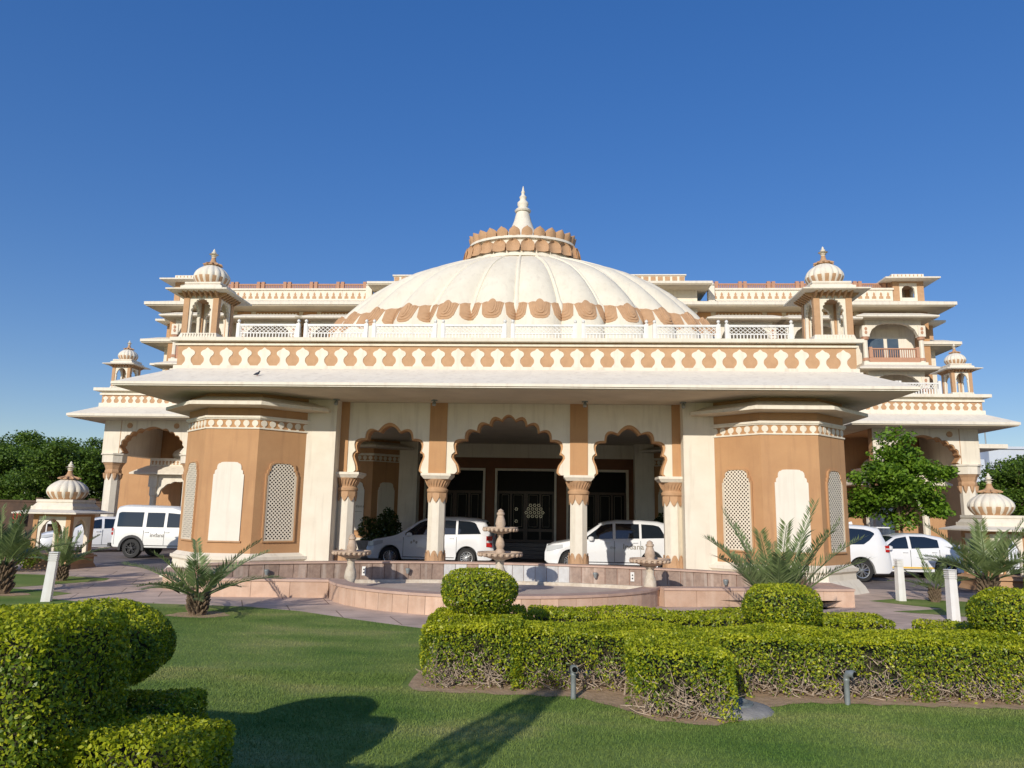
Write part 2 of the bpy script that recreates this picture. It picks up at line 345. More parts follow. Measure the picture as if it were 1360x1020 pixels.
sheet('pavement', [(-30, 8), (30, 8), (30, 21), (12, 21.6), (9.9, 22.2), (-9.5, 22.2), (-14, 25), (-30, 25)], 0, PAVE)
lawn_poly = [(-30, -30), (30, -30), (30, 12.0), (9.5, 12.6), (6, 13.0), (3, 12.4), (0, 12.5), (-1.05, 13.0), (-2.2, 13.7), (-3.5, 14.57), (-4.7, 15.02), (-6.5, 15.15), (-8.3, 15.15), (-9.4, 15.6), (-9.35, 16.5), (-10.3, 16.9), (-11.4, 17.2), (-10.9, 18.3), (-10.4, 19.4), (-10.6, 20.0), (-13, 20.6), (-20, 21), (-30, 21)]
sheet('lawn', lawn_poly, .004, LAWN)
sheet('lawn', [(8.9, 18.9), (9.9, 19.6), (14, 18.6), (22, 18.3), (22, 15.6), (10.2, 16.1), (8.6, 16.9), (10.0, 17.6)], .004, LAWN)
def blob(cx0, cy0, rx, ry, n=40, a=.1):
    ph = random.random()*6
    return [(cx0+rx*cos(2*pi*i/n)*(1+a*sin(5*2*pi*i/n+ph)+.05*random.uniform(-1, 1)), cy0+ry*sin(2*pi*i/n)*(1+a*cos(3*2*pi*i/n+ph)+.05*random.uniform(-1, 1))) for i in range(n)]
_xs = list(np.linspace(-.05, 12, 90)); _base = [float(np.interp(x, [-.05, 1.0, 1.9, 2.15, 2.7, 3.25, 3.6, 4.2, 12], [8.48, 8.46, 8.44, 7.72, 7.48, 7.62, 8.38, 8.54, 8.52])) for x in _xs]
_sm = [sum(_base[max(0, k-2):k+3])/len(_base[max(0, k-2):k+3])+.03*sin(k*1.7)+.02*sin(k*3.1) for k in range(90)]
sp = [(-.22, 10.2), (-.27, 9.2), (-.25, 8.75), (-.16, 8.56)]+list(zip(_xs, _sm))+[(12, 12.3), (-.2, 12.3)]
sheet('flower_bed_soil', sp, .009, SOIL)
for c in ((-5.1, 13.75, .55, .4), (5.2, 13.7, .5, .4), (-10.4, 16, .4, .3)): sheet('flower_bed_soil', blob(*c), .008, SOIL)

def grass():
    n1, n2 = 230000, 110000
    x = np.r_[rng.uniform(-5, 7.5, n1), rng.uniform(-9, 1, n2)]; y = np.r_[rng.uniform(5.3, 9.3, n1), rng.uniform(8.5, 14.6, n2)]
    lim = np.interp(x, [-9, -4.7, -3.5, -1.05, 0, 1], [15.05, 14.95, 14.5, 12.95, 12.5, 12.4])
    keep = (y < lim)
    # keep the soil bed clear
    front = np.interp(x, [-.35, -.2]+_xs, [8.75, 8.56]+_sm)
    keep &= ~((x > -.33) & (y > front+rng.normal(0, .03, len(x)))); keep &= rng.random(len(x)) < np.clip(1.15-.045*(y-5.3)*2, .3, 1)
    x = x[keep]; y = y[keep]; n = len(x); h = rng.uniform(.012, .034, n); wd = rng.uniform(.002, .0042, n); a = rng.uniform(0, pi, n)
    lx = rng.normal(0, .012, n); ly = rng.normal(0, .012, n); v = np.empty((n, 3, 3))
    v[:, 0] = np.c_[x-wd*np.cos(a), y-wd*np.sin(a), np.full(n, .003)]; v[:, 1] = np.c_[x+wd*np.cos(a), y+wd*np.sin(a), np.full(n, .003)]; v[:, 2] = np.c_[x+lx, y+ly, h]
    me = bpy.data.meshes.new('grass'); me.vertices.add(n*3); me.vertices.foreach_set('co', v.ravel()); me.loops.add(n*3)
    me.loops.foreach_set('vertex_index', np.arange(n*3, dtype=np.int32)); me.polygons.add(n); me.polygons.foreach_set('loop_start', np.arange(0, n*3, 3, dtype=np.int32)); me.polygons.foreach_set('loop_total', np.full(n, 3, np.int32))
    me.materials.append(LAWN); me.update(calc_edges=True); o = bpy.data.objects.new('grass', me); COL.objects.link(o)
    tag(o, 'short mown green grass of the front lawn', 'grass', kind='stuff')
grass()

# ================================================================== motif shapes
MOTIF = [(0, 1), (.07, .95), (.12, .89), (.20, .865), (.29, .81), (.345, .72), (.325, .61), (.235, .53), (.18, .46), (.15, .38), (.15, .28), (.175, .20), (.235, .12), (.29, .05), (.30, 0)]
def frieze(mb, x0, x1, y, z0, z1, n, mi=1, dep=.02, wf=1):
    st = (x1-x0)/n
    for i in range(n):
        c = x0+st*(i+.5); q_ = random.uniform(.885, .915); poly = [(c-st*wf*x, z0+(z1-z0)*q_*z) for x, z in MOTIF[::-1]]+[(c+st*wf*x, z0+(z1-z0)*q_*z) for x, z in MOTIF[1:]]
        mb.slab(poly, y-dep, y, mi)
def frieze_side(mb, xf, y0, y1, z0, z1, n, sgn, mi=1, dep=.02):
    st = (y1-y0)/n
    for i in range(n):
        c = y0+st*(i+.5); pl = [(c-st*x, z0+(z1-z0)*.96*z) for x, z in MOTIF[::-1]]+[(c+st*x, z0+(z1-z0)*.96*z) for x, z in MOTIF[1:]]
        m = len(pl); v = [(xf, y, z) for y, z in pl]+[(xf+sgn*dep, y, z) for y, z in pl]
        mb.add(v, [tuple(range(m)), tuple(range(m, 2*m))[::-1]]+[(k, (k+1) % m, m+(k+1) % m, m+k) for k in range(m)], mi)
def ringbox(mb, x0, x1, y0, y1, t, z0, z1, mi=0):   # rectangular ring wall
    mb.box(x0, x1, y0, y0+t, z0, z1, mi); mb.box(x0, x1, y1-t, y1, z0, z1, mi)
    mb.box(x0, x0+t, y0+t, y1-t, z0, z1, mi); mb.box(x1-t, x1, y0+t, y1-t, z0, z1, mi)

# ------------------------------------------------------------------ ribbed dome and chhatri
def ribbed_dome(parent, r, h, z0, ribs=16, name='dome', lowb=.72):
    b = MB(); n = ribs*6; K = 16; v = []; f = []
    def rad(u):                       # u 0..1 bottom to top, onion
        a = u*pi*.5; return r*(lowb+(1-lowb)*sin(min(1, u/.38)*pi/2) if u < .38 else cos((u-.38)/.62*pi/2)**.62)
    for k in range(K+1):
        for i in range(n):
            a = 2*pi*i/n; sc = abs(cos(ribs*a/2)); zl = .27*(1-sc)**.6; u = zl*(1-k/K)+k/K if True else 0
            u = zl+(1-zl)*(k/K)
            q = rad(min(u, .999))*(1-.045*(1-abs(sin(ribs*a/2+pi/2)))*1.6)
            q = max(q, r*.10); v.append((q*cos(a), q*sin(a), z0+h*u))
    for k in range(K):
        for i in range(n): j = (i+1) % n; f.append((k*n+i, k*n+j, (k+1)*n+j, (k+1)*n+i))
    b.add(v, f, 0)
    d = b.build(name, CREAM2, parent, True, 50)
    c = MB(); c.lathe([(rad(u)*.985 if u < .36 else r*.4, z0+h*u-(.006 if u == 0 else 0)) for u in (0, .05, .1, .15, .2, .25, .3, .35, .38)], 32)
    c.build('dome_collar', BROWN2, d, True)
    return d
def finial(parent, r, z0, h, name='finial'):
    b = MB(); b.lathe([(r*.46, z0-.02), (r*.40, z0+.03*h), (r*.26, z0+.12*h), (r*.16, z0+.25*h), (r*.11, z0+.42*h), (r*.12, z0+.46*h)], 16)
    for i in range(10):
        a = 2*pi*i/10; b.tube([(r*.2*cos(a), r*.2*sin(a), z0+.1*h), (r*.46*cos(a), r*.46*sin(a), z0+.03*h), (r*.55*cos(a), r*.55*sin(a), z0+.01*h)], [r*.06, r*.06, r*.03], 5)
    o = b.build(name, BROWN2, parent, True)
    c = MB(); c.lathe([(r*.12, z0+.46*h), (r*.10, z0+.50*h), (r*.17, z0+.55*h), (r*.10, z0+.60*h), (r*.08, z0+.63*h), (r*.26, z0+.66*h), (r*.10, z0+.70*h), (r*.14, z0+.78*h), (r*.06, z0+.85*h), (r*.07, z0+.9*h), (r*.01, z0+h)], 14)
    c.build('finial_tip', CREAM2, o, True); return o
def chhatri(parent, hb, hc, z0, zs, z1, zc, za, rd, hd, hf, asub, arches='cusp', plinthm=None, soff_br=True, ha=None):
    """square domed pavilion centred on the parent: plinth z0..zs, arches zs..z1, canopy edge zc, attic top za, dome, finial"""
    ha = ha or hb*1.12
    b = MB()
    if arches == 'kiosk':
        b.box(-hb*1.12, hb*1.12, -hb*1.12, hb*1.12, z0, zs-.10, 0); b.hip(-hb*1.25, hb*1.25, -hb*1.25, hb*1.25, zs-.10, .04, .04, zs-.04); b.box(-hb*1.1, hb*1.1, -hb*1.1, hb*1.1, zs-.04, zs)
        b.hip(-hb*1.22, hb*1.22, -hb*1.22, hb*1.22, z0, hb*.08, hb*.08, z0+.12)
    else:
        b.box(-hb*1.14, hb*1.14, -hb*1.14, hb*1.14, z0, z0+.07); b.hip(-hb*1.10, hb*1.10, -hb*1.10, hb*1.10, z0+.07, .05, .05, zs)
        for i in range(12):
            for s in (-1, 1):
                x = -hb*.95+hb*1.9*(i+.5)/12
                b.box(x-.018, x+.018, s*hb*1.10-.012, s*hb*1.10+.012, z0+.075, zs-.02)
    b.build('plinth', plinthm or CREAM2, parent)
    p = MB(); pw = hb*(.25 if arches == 'kiosk' else .32)
    for sx in (-1, 1):
        for sy in (-1, 1):
            cx, cy = sx*(hb-pw/2), sy*(hb-pw/2); p.box(cx-pw/2, cx+pw/2, cy-pw/2, cy+pw/2, zs, z1)
    p.box(-hb, hb, -hb, hb, z1, z1+(zc-z1)+.02)
    p.build('corner_pillars', BROWN if arches == 'kiosk' else BROWN2, parent)
    q = MB(); wi = hb-pw; H = z1-zs
    if arches == 'kiosk': cus = [(wi*.78, zs+H*.50), (wi*.70, zs+H*.68), (wi*.52, zs+H*.80), (wi*.28, zs+H*.885), (wi*.02, zs+H*.94)]; pre = [(wi*.80, zs+.02), (wi*.80, zs+H*.5-.02)]; bul = .10
    else: cus = [(wi*.74, zs+H*.56), (wi*.70, zs+H*.68), (wi*.60, zs+H*.77), (wi*.45, zs+H*.84), (wi*.27, zs+H*.89), (wi*.09, zs+H*.91)]; pre = [(wi*.84, zs+.02), (wi*.80, zs+H*.46)]; bul = .35
    cv = arch_curve(pre, cus, 0, zs+H*.5, bul, None, 4)
    for k in range(4):
        q.T = Matrix.Rotation(k*pi/2, 4, 'Z'); arch_panel(q, -wi, wi, z1, cv, -hb+.03, -hb+.03+pw*.5, 0, zb=zs+.001)
    q.build('arch_panels', CREAM2, parent)
    c = MB(); t = .05*max(1, hc)
    c.box(-hc, hc, -hc, hc, zc, zc+t*.8); c.hip(-hc+.004, hc-.004, -hc+.004, hc-.004, zc+t*.8, hc-ha, hc-ha, zc+t*.8+(hc-ha)*.28)
    zt = zc+t*.8+(hc-ha)*.28; dz = za-zt
    c.box(-ha*1.06, ha*1.06, -ha*1.06, ha*1.06, zt-.02, zt+dz*.3); c.hip(-ha, ha, -ha, ha, zt+dz*.3, ha*.13, ha*.13, zt+dz*.72); c.box(-ha*.92, ha*.92, -ha*.92, ha*.92, zt+dz*.72, za)
    can = c.build('canopy', CREAM, parent)
    if soff_br:
        br = MB()
        for k in range(4):
            br.T = Matrix.Rotation(k*pi/2, 4, 'Z')
            for i in range(7):
                x = -hb*.92+hb*1.84*i/6; br.slab_y = None
                br.add([(x-.022, -hb+.01, zc-.001), (x+.022, -hb+.01, zc-.001), (x+.022, -hb-.22*hb/.53, zc-.001), (x-.022, -hb-.22*hb/.53, zc-.001), (x-.022, -hb+.01, zc-.16), (x+.022, -hb+.01, zc-.16), (x+.022, -hb-.2*hb/.53, zc-.05), (x-.022, -hb-.2*hb/.53, zc-.05)], [(0, 1, 2, 3), (4, 7, 6, 5), (0, 4, 5, 1), (2, 6, 7, 3), (1, 5, 6, 2), (0, 3, 7, 4)])
        br.T = None; br.box(-hb*1.02, hb*1.02, -hb*1.02, hb*1.02, zc-.03, zc-.002)
        br.build('brackets', BROWN2, can)
    d = ribbed_dome(parent, rd, hd, za); finial(d, rd, za+hd-.02, hf)

# ================================================================== ENTRANCE PORTICO (building)
P = empty('entrance_building', 'cream and ochre entrance portico with three cusped arches and a wide ribbed dome', 'building', (0, 28, 0))
PI = Matrix.Translation((0, -28, 0))
def pb(mb, name, mats, parent=None, smooth=False, angle=None):   # mesh given in world coords, parented to P
    o = mb.build(name, mats, None, smooth, angle)
    par = parent or P
    o.data.transform(Matrix.Translation((0, -28, 0))) if par is P or parent is not None else None
    o.parent = par; return o
EZ = 5.14
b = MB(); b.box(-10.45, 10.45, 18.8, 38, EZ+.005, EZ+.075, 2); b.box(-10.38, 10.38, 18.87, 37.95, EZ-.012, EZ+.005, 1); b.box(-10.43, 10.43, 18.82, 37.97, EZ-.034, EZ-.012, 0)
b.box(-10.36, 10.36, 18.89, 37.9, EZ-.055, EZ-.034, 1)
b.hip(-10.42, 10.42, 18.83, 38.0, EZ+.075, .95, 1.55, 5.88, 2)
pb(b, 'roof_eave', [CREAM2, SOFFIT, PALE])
b = MB(); b.box(-9.72, 9.72, 20.36, 36.2, 5.78, 5.86, 0); b.box(-9.66, 9.66, 20.42, 36.1, 5.86, 5.97, 0)
ringbox(b, -9.60, 9.60, 20.5, 36, .25, 5.97, 6.57, 1)
b.box(-9.66, 9.66, 20.44, 36.1, 6.57, 6.635, 0); b.box(-9.62, 9.62, 20.48, 36.0, 6.635, 6.68, 1); b.box(-9.78, 9.78, 20.3, 36.2, 6.68, 6.78, 0)
par = pb(b, 'parapet', [CREAM, BROWN2])
b = MB(); frieze(b, -9.55, 9.55, 20.5, 5.97, 6.57, 34, 0)
for s in (-1, 1): frieze_side(b, s*9.60, 20.6, 35.9, 5.97, 6.57, 27, s, 0)
f_ = pb(b, 'frieze_motifs', [CREAM2], par)
# railing
RY = 20.92
def rail_panel(m):
    w2 = .86; b = MB()
    b.box(-w2, w2, -.035, .035, .46, .52); b.box(-w2, w2, -.035, .035, 0, .05); b.box(-w2, w2, -.025, .025, .235, .26)
    for s in (-1, 1): b.box(s*w2-(.03 if s > 0 else 0), s*w2+(0 if s > 0 else .03), -.030, .030, .05, .46)
    n = 18
    for i in range(n):
        x = -w2+.05+(2*w2-.1)*i/(n-1); b.box(x-.014, x+.014, -.016, .016, .05, .235)
    k = 13; cw = (2*w2-.06)/k
    for i in range(-1, k+1):
        for s in (-1, 1):
            x0 = -w2+.03+cw*i; x1 = x0+cw*1.9
            p0, p1 = (x0, .26), (x1, .46)
            if s < 0: p0, p1 = (x1, .26), (x0, .46)
            # clip in x
            lim = w2-.03
            def clip(p, q):
                (ax, az), (bx, bz) = p, q
                if ax < -lim: t = (-lim-ax)/(bx-ax); ax, az = -lim, az+(bz-az)*t
                if ax > lim: t = (lim-ax)/(bx-ax); ax, az = lim, az+(bz-az)*t
                return (ax, az)
            if min(x0, x1) > lim or max(x0, x1) < -lim: continue
            a = clip(p0, p1); c = clip(p1, p0); yy = .012*s
            b.add([(a[0]-.012, yy-.008, a[1]), (a[0]+.012, yy-.008, a[1]), (c[0]+.012, yy-.008, c[1]), (c[0]-.012, yy-.008, c[1]), (a[0]-.012, yy+.008, a[1]), (a[0]+.012, yy+.008, a[1]), (c[0]+.012, yy+.008, c[1]), (c[0]-.012, yy+.008, c[1])], [(0, 1, 2, 3), (4, 7, 6, 5), (0, 4, 5, 1), (1, 5, 6, 2), (2, 6, 7, 3), (3, 7, 4, 0)])
    return b.build('railing_panel', m)
def rail_post(m):
    b = MB(); b.box(-.05, .05, -.05, .05, 0, .56); b.lathe([(.03, .56), (.025, .585), (.05, .62), (.045, .66), (.012, .69)], 10); return b.build('railing_post', m, None, True, 30)
rp0 = rail_panel(WHITEP); po0 = rail_post(WHITEP); first = True; firstp = True
def place(o, used, loc, rz=0, parent=None, sc=None):
    c = o if not used else o.copy()
    if used: COL.objects.link(c)
    c.parent = parent; c.location = loc; c.rotation_euler = (0, 0, rz)
    if sc: c.scale = sc
    return c
cnt = 0; cp = 0; ST = 16.3/8
for i in range(8):
    place(rp0, cnt > 0, (-8.15+ST*(i+.5), RY-28, 6.80), 0, P); cnt += 1
for i in range(9):
    for s in (-1, 1):
        if i == 0 and s < 0 or i == 8 and s > 0: continue
        place(po0, cp > 0, (-8.15+ST*i+s*.115, RY-28, 6.78), 0, P); cp += 1
for s in (-1, 1):
    for i in range(6):
        place(rp0, True, (s*9.25, 22.9+ST*(i)+1.0-28, 6.80), pi/2, P)
        place(po0, True, (s*9.25, 22.9+ST*i-28, 6.78), 0, P)
# ---- dome
DA, DB, DY = 6.92, 3.50, 28.0
PROF = [(1.045, 6.75), (1.03, 8.5), (.995, 8.9), (.955, 9.24), (.90, 9.62), (.82, 10.10), (.735, 10.52), (.655, 10.83), (.57, 11.07), (.48, 11.28), (.40, 11.45), (.33, 11.57), (.27, 11.66)]
def dr(z):
    for (r0, z0), (r1, z1) in zip(PROF, PROF[1:]):
        if z0 <= z <= z1: return r0+(r1-r0)*(z-z0)/(z1-z0+1e-9)
    return PROF[-1][0]
NG = 28
def dpt(t, z, off=0):
    g = abs(sin(NG*t/2)); k = dr(z); bul = .075*(g**.6)*min(1, k*1.2)
    kk = k*(.985+bul)-.012+off/6
    return (DA*kk*sin(t), DY-DB*kk*cos(t), z+off*.3)
b = MB(); n = NG*8; zs_ = [6.75, 8.0, 8.5, 8.7, 8.9, 9.07, 9.24, 9.43, 9.62, 9.86, 10.1, 10.31, 10.52, 10.68, 10.83, 10.95, 11.07, 11.17, 11.28, 11.37, 11.45, 11.51, 11.57, 11.66]
v = [dpt(2*pi*i/n, z) for z in zs_ for i in range(n)]; f = []
for k in range(len(zs_)-1):
    for i in range(n): j = (i+1) % n; f.append((k*n+i, k*n+j, (k+1)*n+j, (k+1)*n+i))
b.add(v, f, 0)
b.add([], [])
dome = pb(b, 'main_dome', [DOMEM], None, True, 60)
# raised ribs in the grooves
b = MB()
for g in range(NG):
    t = 2*pi*g/NG; L_ = [dpt(t, z, 0) for z in np.linspace(8.62, 11.65, 22)]
    rr = [.035+.05*dr(z) for z in np.linspace(8.62, 11.65, 22)]; rr[0] = .02; rr[1] = .12; rr[2] = .15; rr[3] = .12
    b.tube([(x, y-.02*cos(t), z) for x, y, z in L_], rr, 8)
pb(b, 'dome_ribs', DOMESTR, dome, True)
# petal band: nested U shapes
b = MB()
def petal(tc, wt, zt, zb, off, kind, n=10):
    """curved relief patch on the dome; top edge lobed, bottom edge round"""
    ins = []
    for i in range(n+1):
        s = -1+2*i/n
        if kind == 'u':  top = zt-.05*abs(s)**3-.035*abs(sin(s*pi*1.5)); bot = zb+(zt-zb)*(1-(1-abs(s)**3.6)**.5)*.90
        else: top = zb+(zt-zb)*(.5+.5*(1-s*s)**.5); bot = zb+(zt-zb)*(.5-.5*(1-s*s)**.5)
        ins.append((tc+wt*s, top, bot))
    K = 4; v = []; f = []
    for t, top, bot in ins:
        for k in range(K+1): v.append(dpt(t, bot+(top-bot)*k/K, off))
    m_ = len(v)
    for t, top, bot in ins:
        for k in range(K+1): v.append(dpt(t, bot+(top-bot)*k/K, 0-.05))
    for i in range(n):
        for k in range(K): a = i*(K+1)+k; f.append((a, a+K+1, a+K+2, a+1))
        a = i*(K+1); c = (i+1)*(K+1); f.append((a, m_+a, m_+c, c)); a += K; c += K; f.append((a, c, m_+c, m_+a))
    f.append(tuple(range(0, K+1))+tuple(m_+k for k in range(K, -1, -1))); a = n*(K+1); f.append(tuple(a+k for k in range(K, -1, -1))+tuple(m_+a+k for k in range(0, K+1)))
    b.add(v, f, 0)
dt = 2*pi/NG
for g in range(NG*2):
    t = dt*g/2
    rib = (g % 2 == 0); wv = dt*.244; top = 9.06
    petal(t, wv, top, 8.40, .025, 'u'); petal(t, wv*.80, top-.015, 8.49, .045, 'u'); petal(t, wv*.60, top-.03, 8.58, .065, 'u')
    if not rib: petal(t, wv*.42, top+.05, 8.56, .095, 'o'); petal(t, wv*.22, top-.04, 8.64, .12, 'o')
    else: petal(t, wv*.40, top-.05, 8.68, .085, 'u')
pb(b, 'petal_band', BROWN2, dome)
# lotus crown
b = MB(); LA, LB = 2.0, 1.35
def ell(k, z): return [(LA*k*cos(2*pi*i/64), DY+LB*k*sin(2*pi*i/64), z) for i in range(64)]
b.frus(ell(1.08, 11.45), ell(.97, 12.12)); b.frus(ell(.96, 12.12), ell(1.03, 12.17)); b.frus(ell(1.05, 12.17), ell(1.04, 12.27)); b.frus(ell(.9, 12.27), ell(.8, 12.34))
crown = pb(b, 'lotus_crown', CREAM2, dome, True, 40)
b = MB(); n = 26
for i in range(n):
    a = 2*pi*i/n; c, s_ = cos(a), sin(a)
    def ring(ku, zc, wu, h, out, zt):
        v = []; tx, ty = -LA*s_, LB*c; tl = math.hypot(tx, ty); tx /= tl; ty /= tl
        X, Y = LA*ku*c, DY+LB*ku*s_; nx, ny = c*LB, s_*LA; nl = math.hypot(nx, ny); nx /= nl; ny /= nl
        prof = [(0, .9), (.35, 1), (.65, .92), (.85, .6), (1, .05)]
        for u, q in prof:
            for w_, o_ in ((-1, .0), (-.5, .8), (0, 1), (.5, .8), (1, 0)):
                oo = out*(o_*.5+.5*u) if zt > 0 else out*(o_*.5+.5*(1-u))
                v.append((X+tx*wu*q*w_+nx*oo, Y+ty*wu*q*w_+ny*oo, zc+h*u*zt))
        f = []
        for k in range(4):
            for j in range(4): q0 = k*5+j; f.append((q0, q0+1, q0+6, q0+5))
        m_ = len(v); v2 = [(x-nx*.12, y-ny*.12, z) for x, y, z in v]; f2 = [(q[3]+m_, q[2]+m_, q[1]+m_, q[0]+m_) for q in f]
        b.add(v+v2, f+f2)
    ring(.99, 12.26, .215, .36, .16, 1)
    ring(1.16, 11.62, .266, .50, -.20, 1)
pb(b, 'lotus_petals', BROWN2, crown, True, 60)
b = MB()
def flute(a, k): return 1+.05*abs(sin(12*a)) if k < 6 else 1
b.lathe([(1.02, 12.30), (.82, 12.52), (.60, 12.78), (.44, 13.05), (.33, 13.35), (.27, 13.62), (.24, 13.74)], 48, 0, 0, DY, 0, flute)
b.lathe([(.30, 13.74), (.33, 13.80), (.28, 13.86)], 24, 0, 0, DY); b.lathe([(.20, 13.86), (.17, 13.92), (.22, 14.05), (.22, 14.14), (.13, 14.24), (.12, 14.30), (.15, 14.38), (.07, 14.48), (.06, 14.54), (.085, 14.60), (.04, 14.67), (.045, 14.72), (.01, 14.86)], 20, 0, 0, DY)
pb(b, 'spire', CREAM2, crown, True, 50)
# ---- roof pavilions
cr = empty('roof_pavilion', None, None); cr.parent = P; cr.location = (-9.15, 21.25-28, 0)
chhatri(cr, .53, .92, 6.78, 7.00, 8.14, 8.23, 8.56, .535, .70, .54, None)
for x, y in ((9.15, 21.25), (-9.15, 35.3), (9.15, 35.3)): copy_tree(cr, P, (x, y-28, 0))
b = MB(); b.tube([(-9.62, 20.75, 8.0), (-9.45, 20.9, 7.7), (-9.2, 21.3, 7.3), (-9.0, 21.5, 7.02)], .012, 5)
# ---- arcade front (and its twin at the rear of the lane is the door wall)
AY = 21.5
pre_c = [(1.54, 3.02), (1.47, 3.09), (1.48, 3.18), (1.52, 3.30), (1.60, 3.41), (1.655, 3.50), (1.64, 3.58)]
cus_c = [(1.55, 3.66), (1.27, 4.04), (.92, 4.28), (.56, 4.475), (.20, 4.62)]
pre_s = [(1.03, 3.02), (.96, 3.09), (.97, 3.18), (1.0, 3.30), (1.05, 3.42), (1.075, 3.50), (1.06, 3.58)]
cus_s = [(.98, 3.66), (.72, 4.03), (.34, 4.25)]
def inset(pre, cus, d): return [(x-d, z) for x, z in pre], [(max(x-d, .02) if x > .3 else x, z-d*.8) for x, z in cus]
b = MB()
for cx, pr, cu, cz, xl, xr, last in ((0, pre_c, cus_c, 3.3, -1.83, 1.83, .38), (-3.5, pre_s, cus_s, 3.3, -4.72, -2.27, .36), (3.5, pre_s, cus_s, 3.3, 2.27, 4.72, .36)):
    cv = arch_curve(pr, cu, cx, cz, .40, last); arch_panel(b, xl, xr, EZ-.06, cv, AY, AY+.06, 0)
    pi_, ci = inset(pr, cu, .06); cv2 = arch_curve(pi_, ci, cx, cz, .40, last); arch_panel(b, xl, xr, EZ-.065, cv2, AY+.06, AY+.42, 1)
for cx in (-2.05, 2.05): b.box(cx-.255, cx+.255, AY-.03, AY+.44, 3.02, EZ-.055, 1)
for s in (-1, 1): x = s*4.83; b.box(x-.12, x+.12, AY-.03, AY+.44, 3.02, EZ-.055, 1)
pb(b, 'arcade_wall', [CREAM, BROWN])
def column(parent, x, y, z0=0, zt=3.02, r=.262, sc=1):
    e = empty('column', None, None); e.parent = parent; e.location = (x, y, z0)
    b = MB(); a0 = pi/8; b.lathe([(r, .15), (r*.98, 2.55)], 8, 0, 0, 0, a0); s = b.build('shaft', CREAM2, e)
    b = MB(); b.lathe([(r*1.02, 2.46), (r*1.18, 2.50), (r*1.2, 2.56), (r*1.08, 2.59), (r*1.02, 2.62), (r*1.10, 2.70), (r*1.32, 2.80), (r*1.45, 2.86)], 16, 0, 0, 0, a0, lambda a, k: 1+(.03*sin(8*a) if k > 4 else 0))
    for i in range(8):
        a = 2*pi*i/8; c_, s_ = cos(a), sin(a); hw = r*.40
        for (u0, w0, u1, w1) in ((2.47, 1, 2.34, .95), (2.34, .95, 2.24, .45), (2.24, .45, 2.19, .04)):
            q = []
            for u_, w_, in ((u0, w0), (u1, w1)):
                for sg in (-1, 1):
                    rr_ = r*.965; q.append((c_*rr_-s_*hw*w_*sg, s_*rr_+c_*hw*w_*sg, u_)); q.append((c_*(rr_+.025)-s_*hw*w_*sg, s_*(rr_+.025)+c_*hw*w_*sg, u_))
            b.add(q, [(1, 3, 7, 5), (0, 1, 5, 4), (3, 2, 6, 7), (4, 5, 7, 6)])
    for i in range(24):
        a = 2*pi*i/24; b.tube([(r*1.0*cos(a), r*1.0*sin(a), 2.63), (r*1.18*cos(a), r*1.18*sin(a), 2.72), (r*1.40*cos(a+.1), r*1.40*sin(a+.1), 2.84)], [.012, .022, .014], 5)
    b.build('capital', BROWN2, e, True, 40)
    b = MB(); b.frus([(sx*r*1.35, sy*r*1.35, 2.86) for sx, sy in ((-1, -1), (1, -1), (1, 1), (-1, 1))], [(sx*r*1.62, sy*r*1.62, 2.95) for sx, sy in ((-1, -1), (1, -1), (1, 1), (-1, 1))]); b.box(-r*1.65, r*1.65, -r*1.65, r*1.65, 2.95, 3.02)
    b.build('abacus', CREAM2, e)
    b = MB(); b.lathe([(r*1.5, 0), (r*1.5, .10), (r*1.35, .14), (r*1.2, .2), (r*1.12, .3)], 16, 1, 0, 0, a0)
    for i in range(8):
        a = 2*pi*i/8
        for (hw, out, zt_) in ((.46, .05, .84), (.30, .075, .76)):
            v = []; c_, s_ = cos(a), sin(a); prof = [(.18, .95), (.45, 1), (.62, .95), (.74, .7), (.82, .35), (.84, .03)]
            for z, w_ in prof:
                zz = .18+(z-.18)*(zt_-.18)/.66
                for j in (-1, -.4, .4, 1):
                    o_ = r*.95+out*(1-.5*abs(j)**2)*(1.0 if z < .6 else .7); v.append((c_*o_-s_*hw*r*w_*j, s_*o_+c_*hw*r*w_*j, zz))
            f = [(k*4+j, k*4+j+1, k*4+j+5, k*4+j+4) for k in range(5) for j in range(3)]; b.add(v, f, 0)
            m_ = [(x*.93, y*.93, z) for x, y, z in v]; b.add(m_, [q[::-1] for q in f], 0)
    b.build('base', [BROWN2, CREAM2], e); return e
col0 = column(P, -2.05, AY+.2-28)
for x in (2.05, -4.72, 4.72): copy_tree(col0, P, (x, AY+.2-28, 0))
for s in (-1, 1):
    x0, x1 = sorted((s*4.95, s*5.80)); b = MB(); b.box(x0, x1, 21.0, 22.6, 0, EZ-.055); pb(b, 'pier', CREAM)
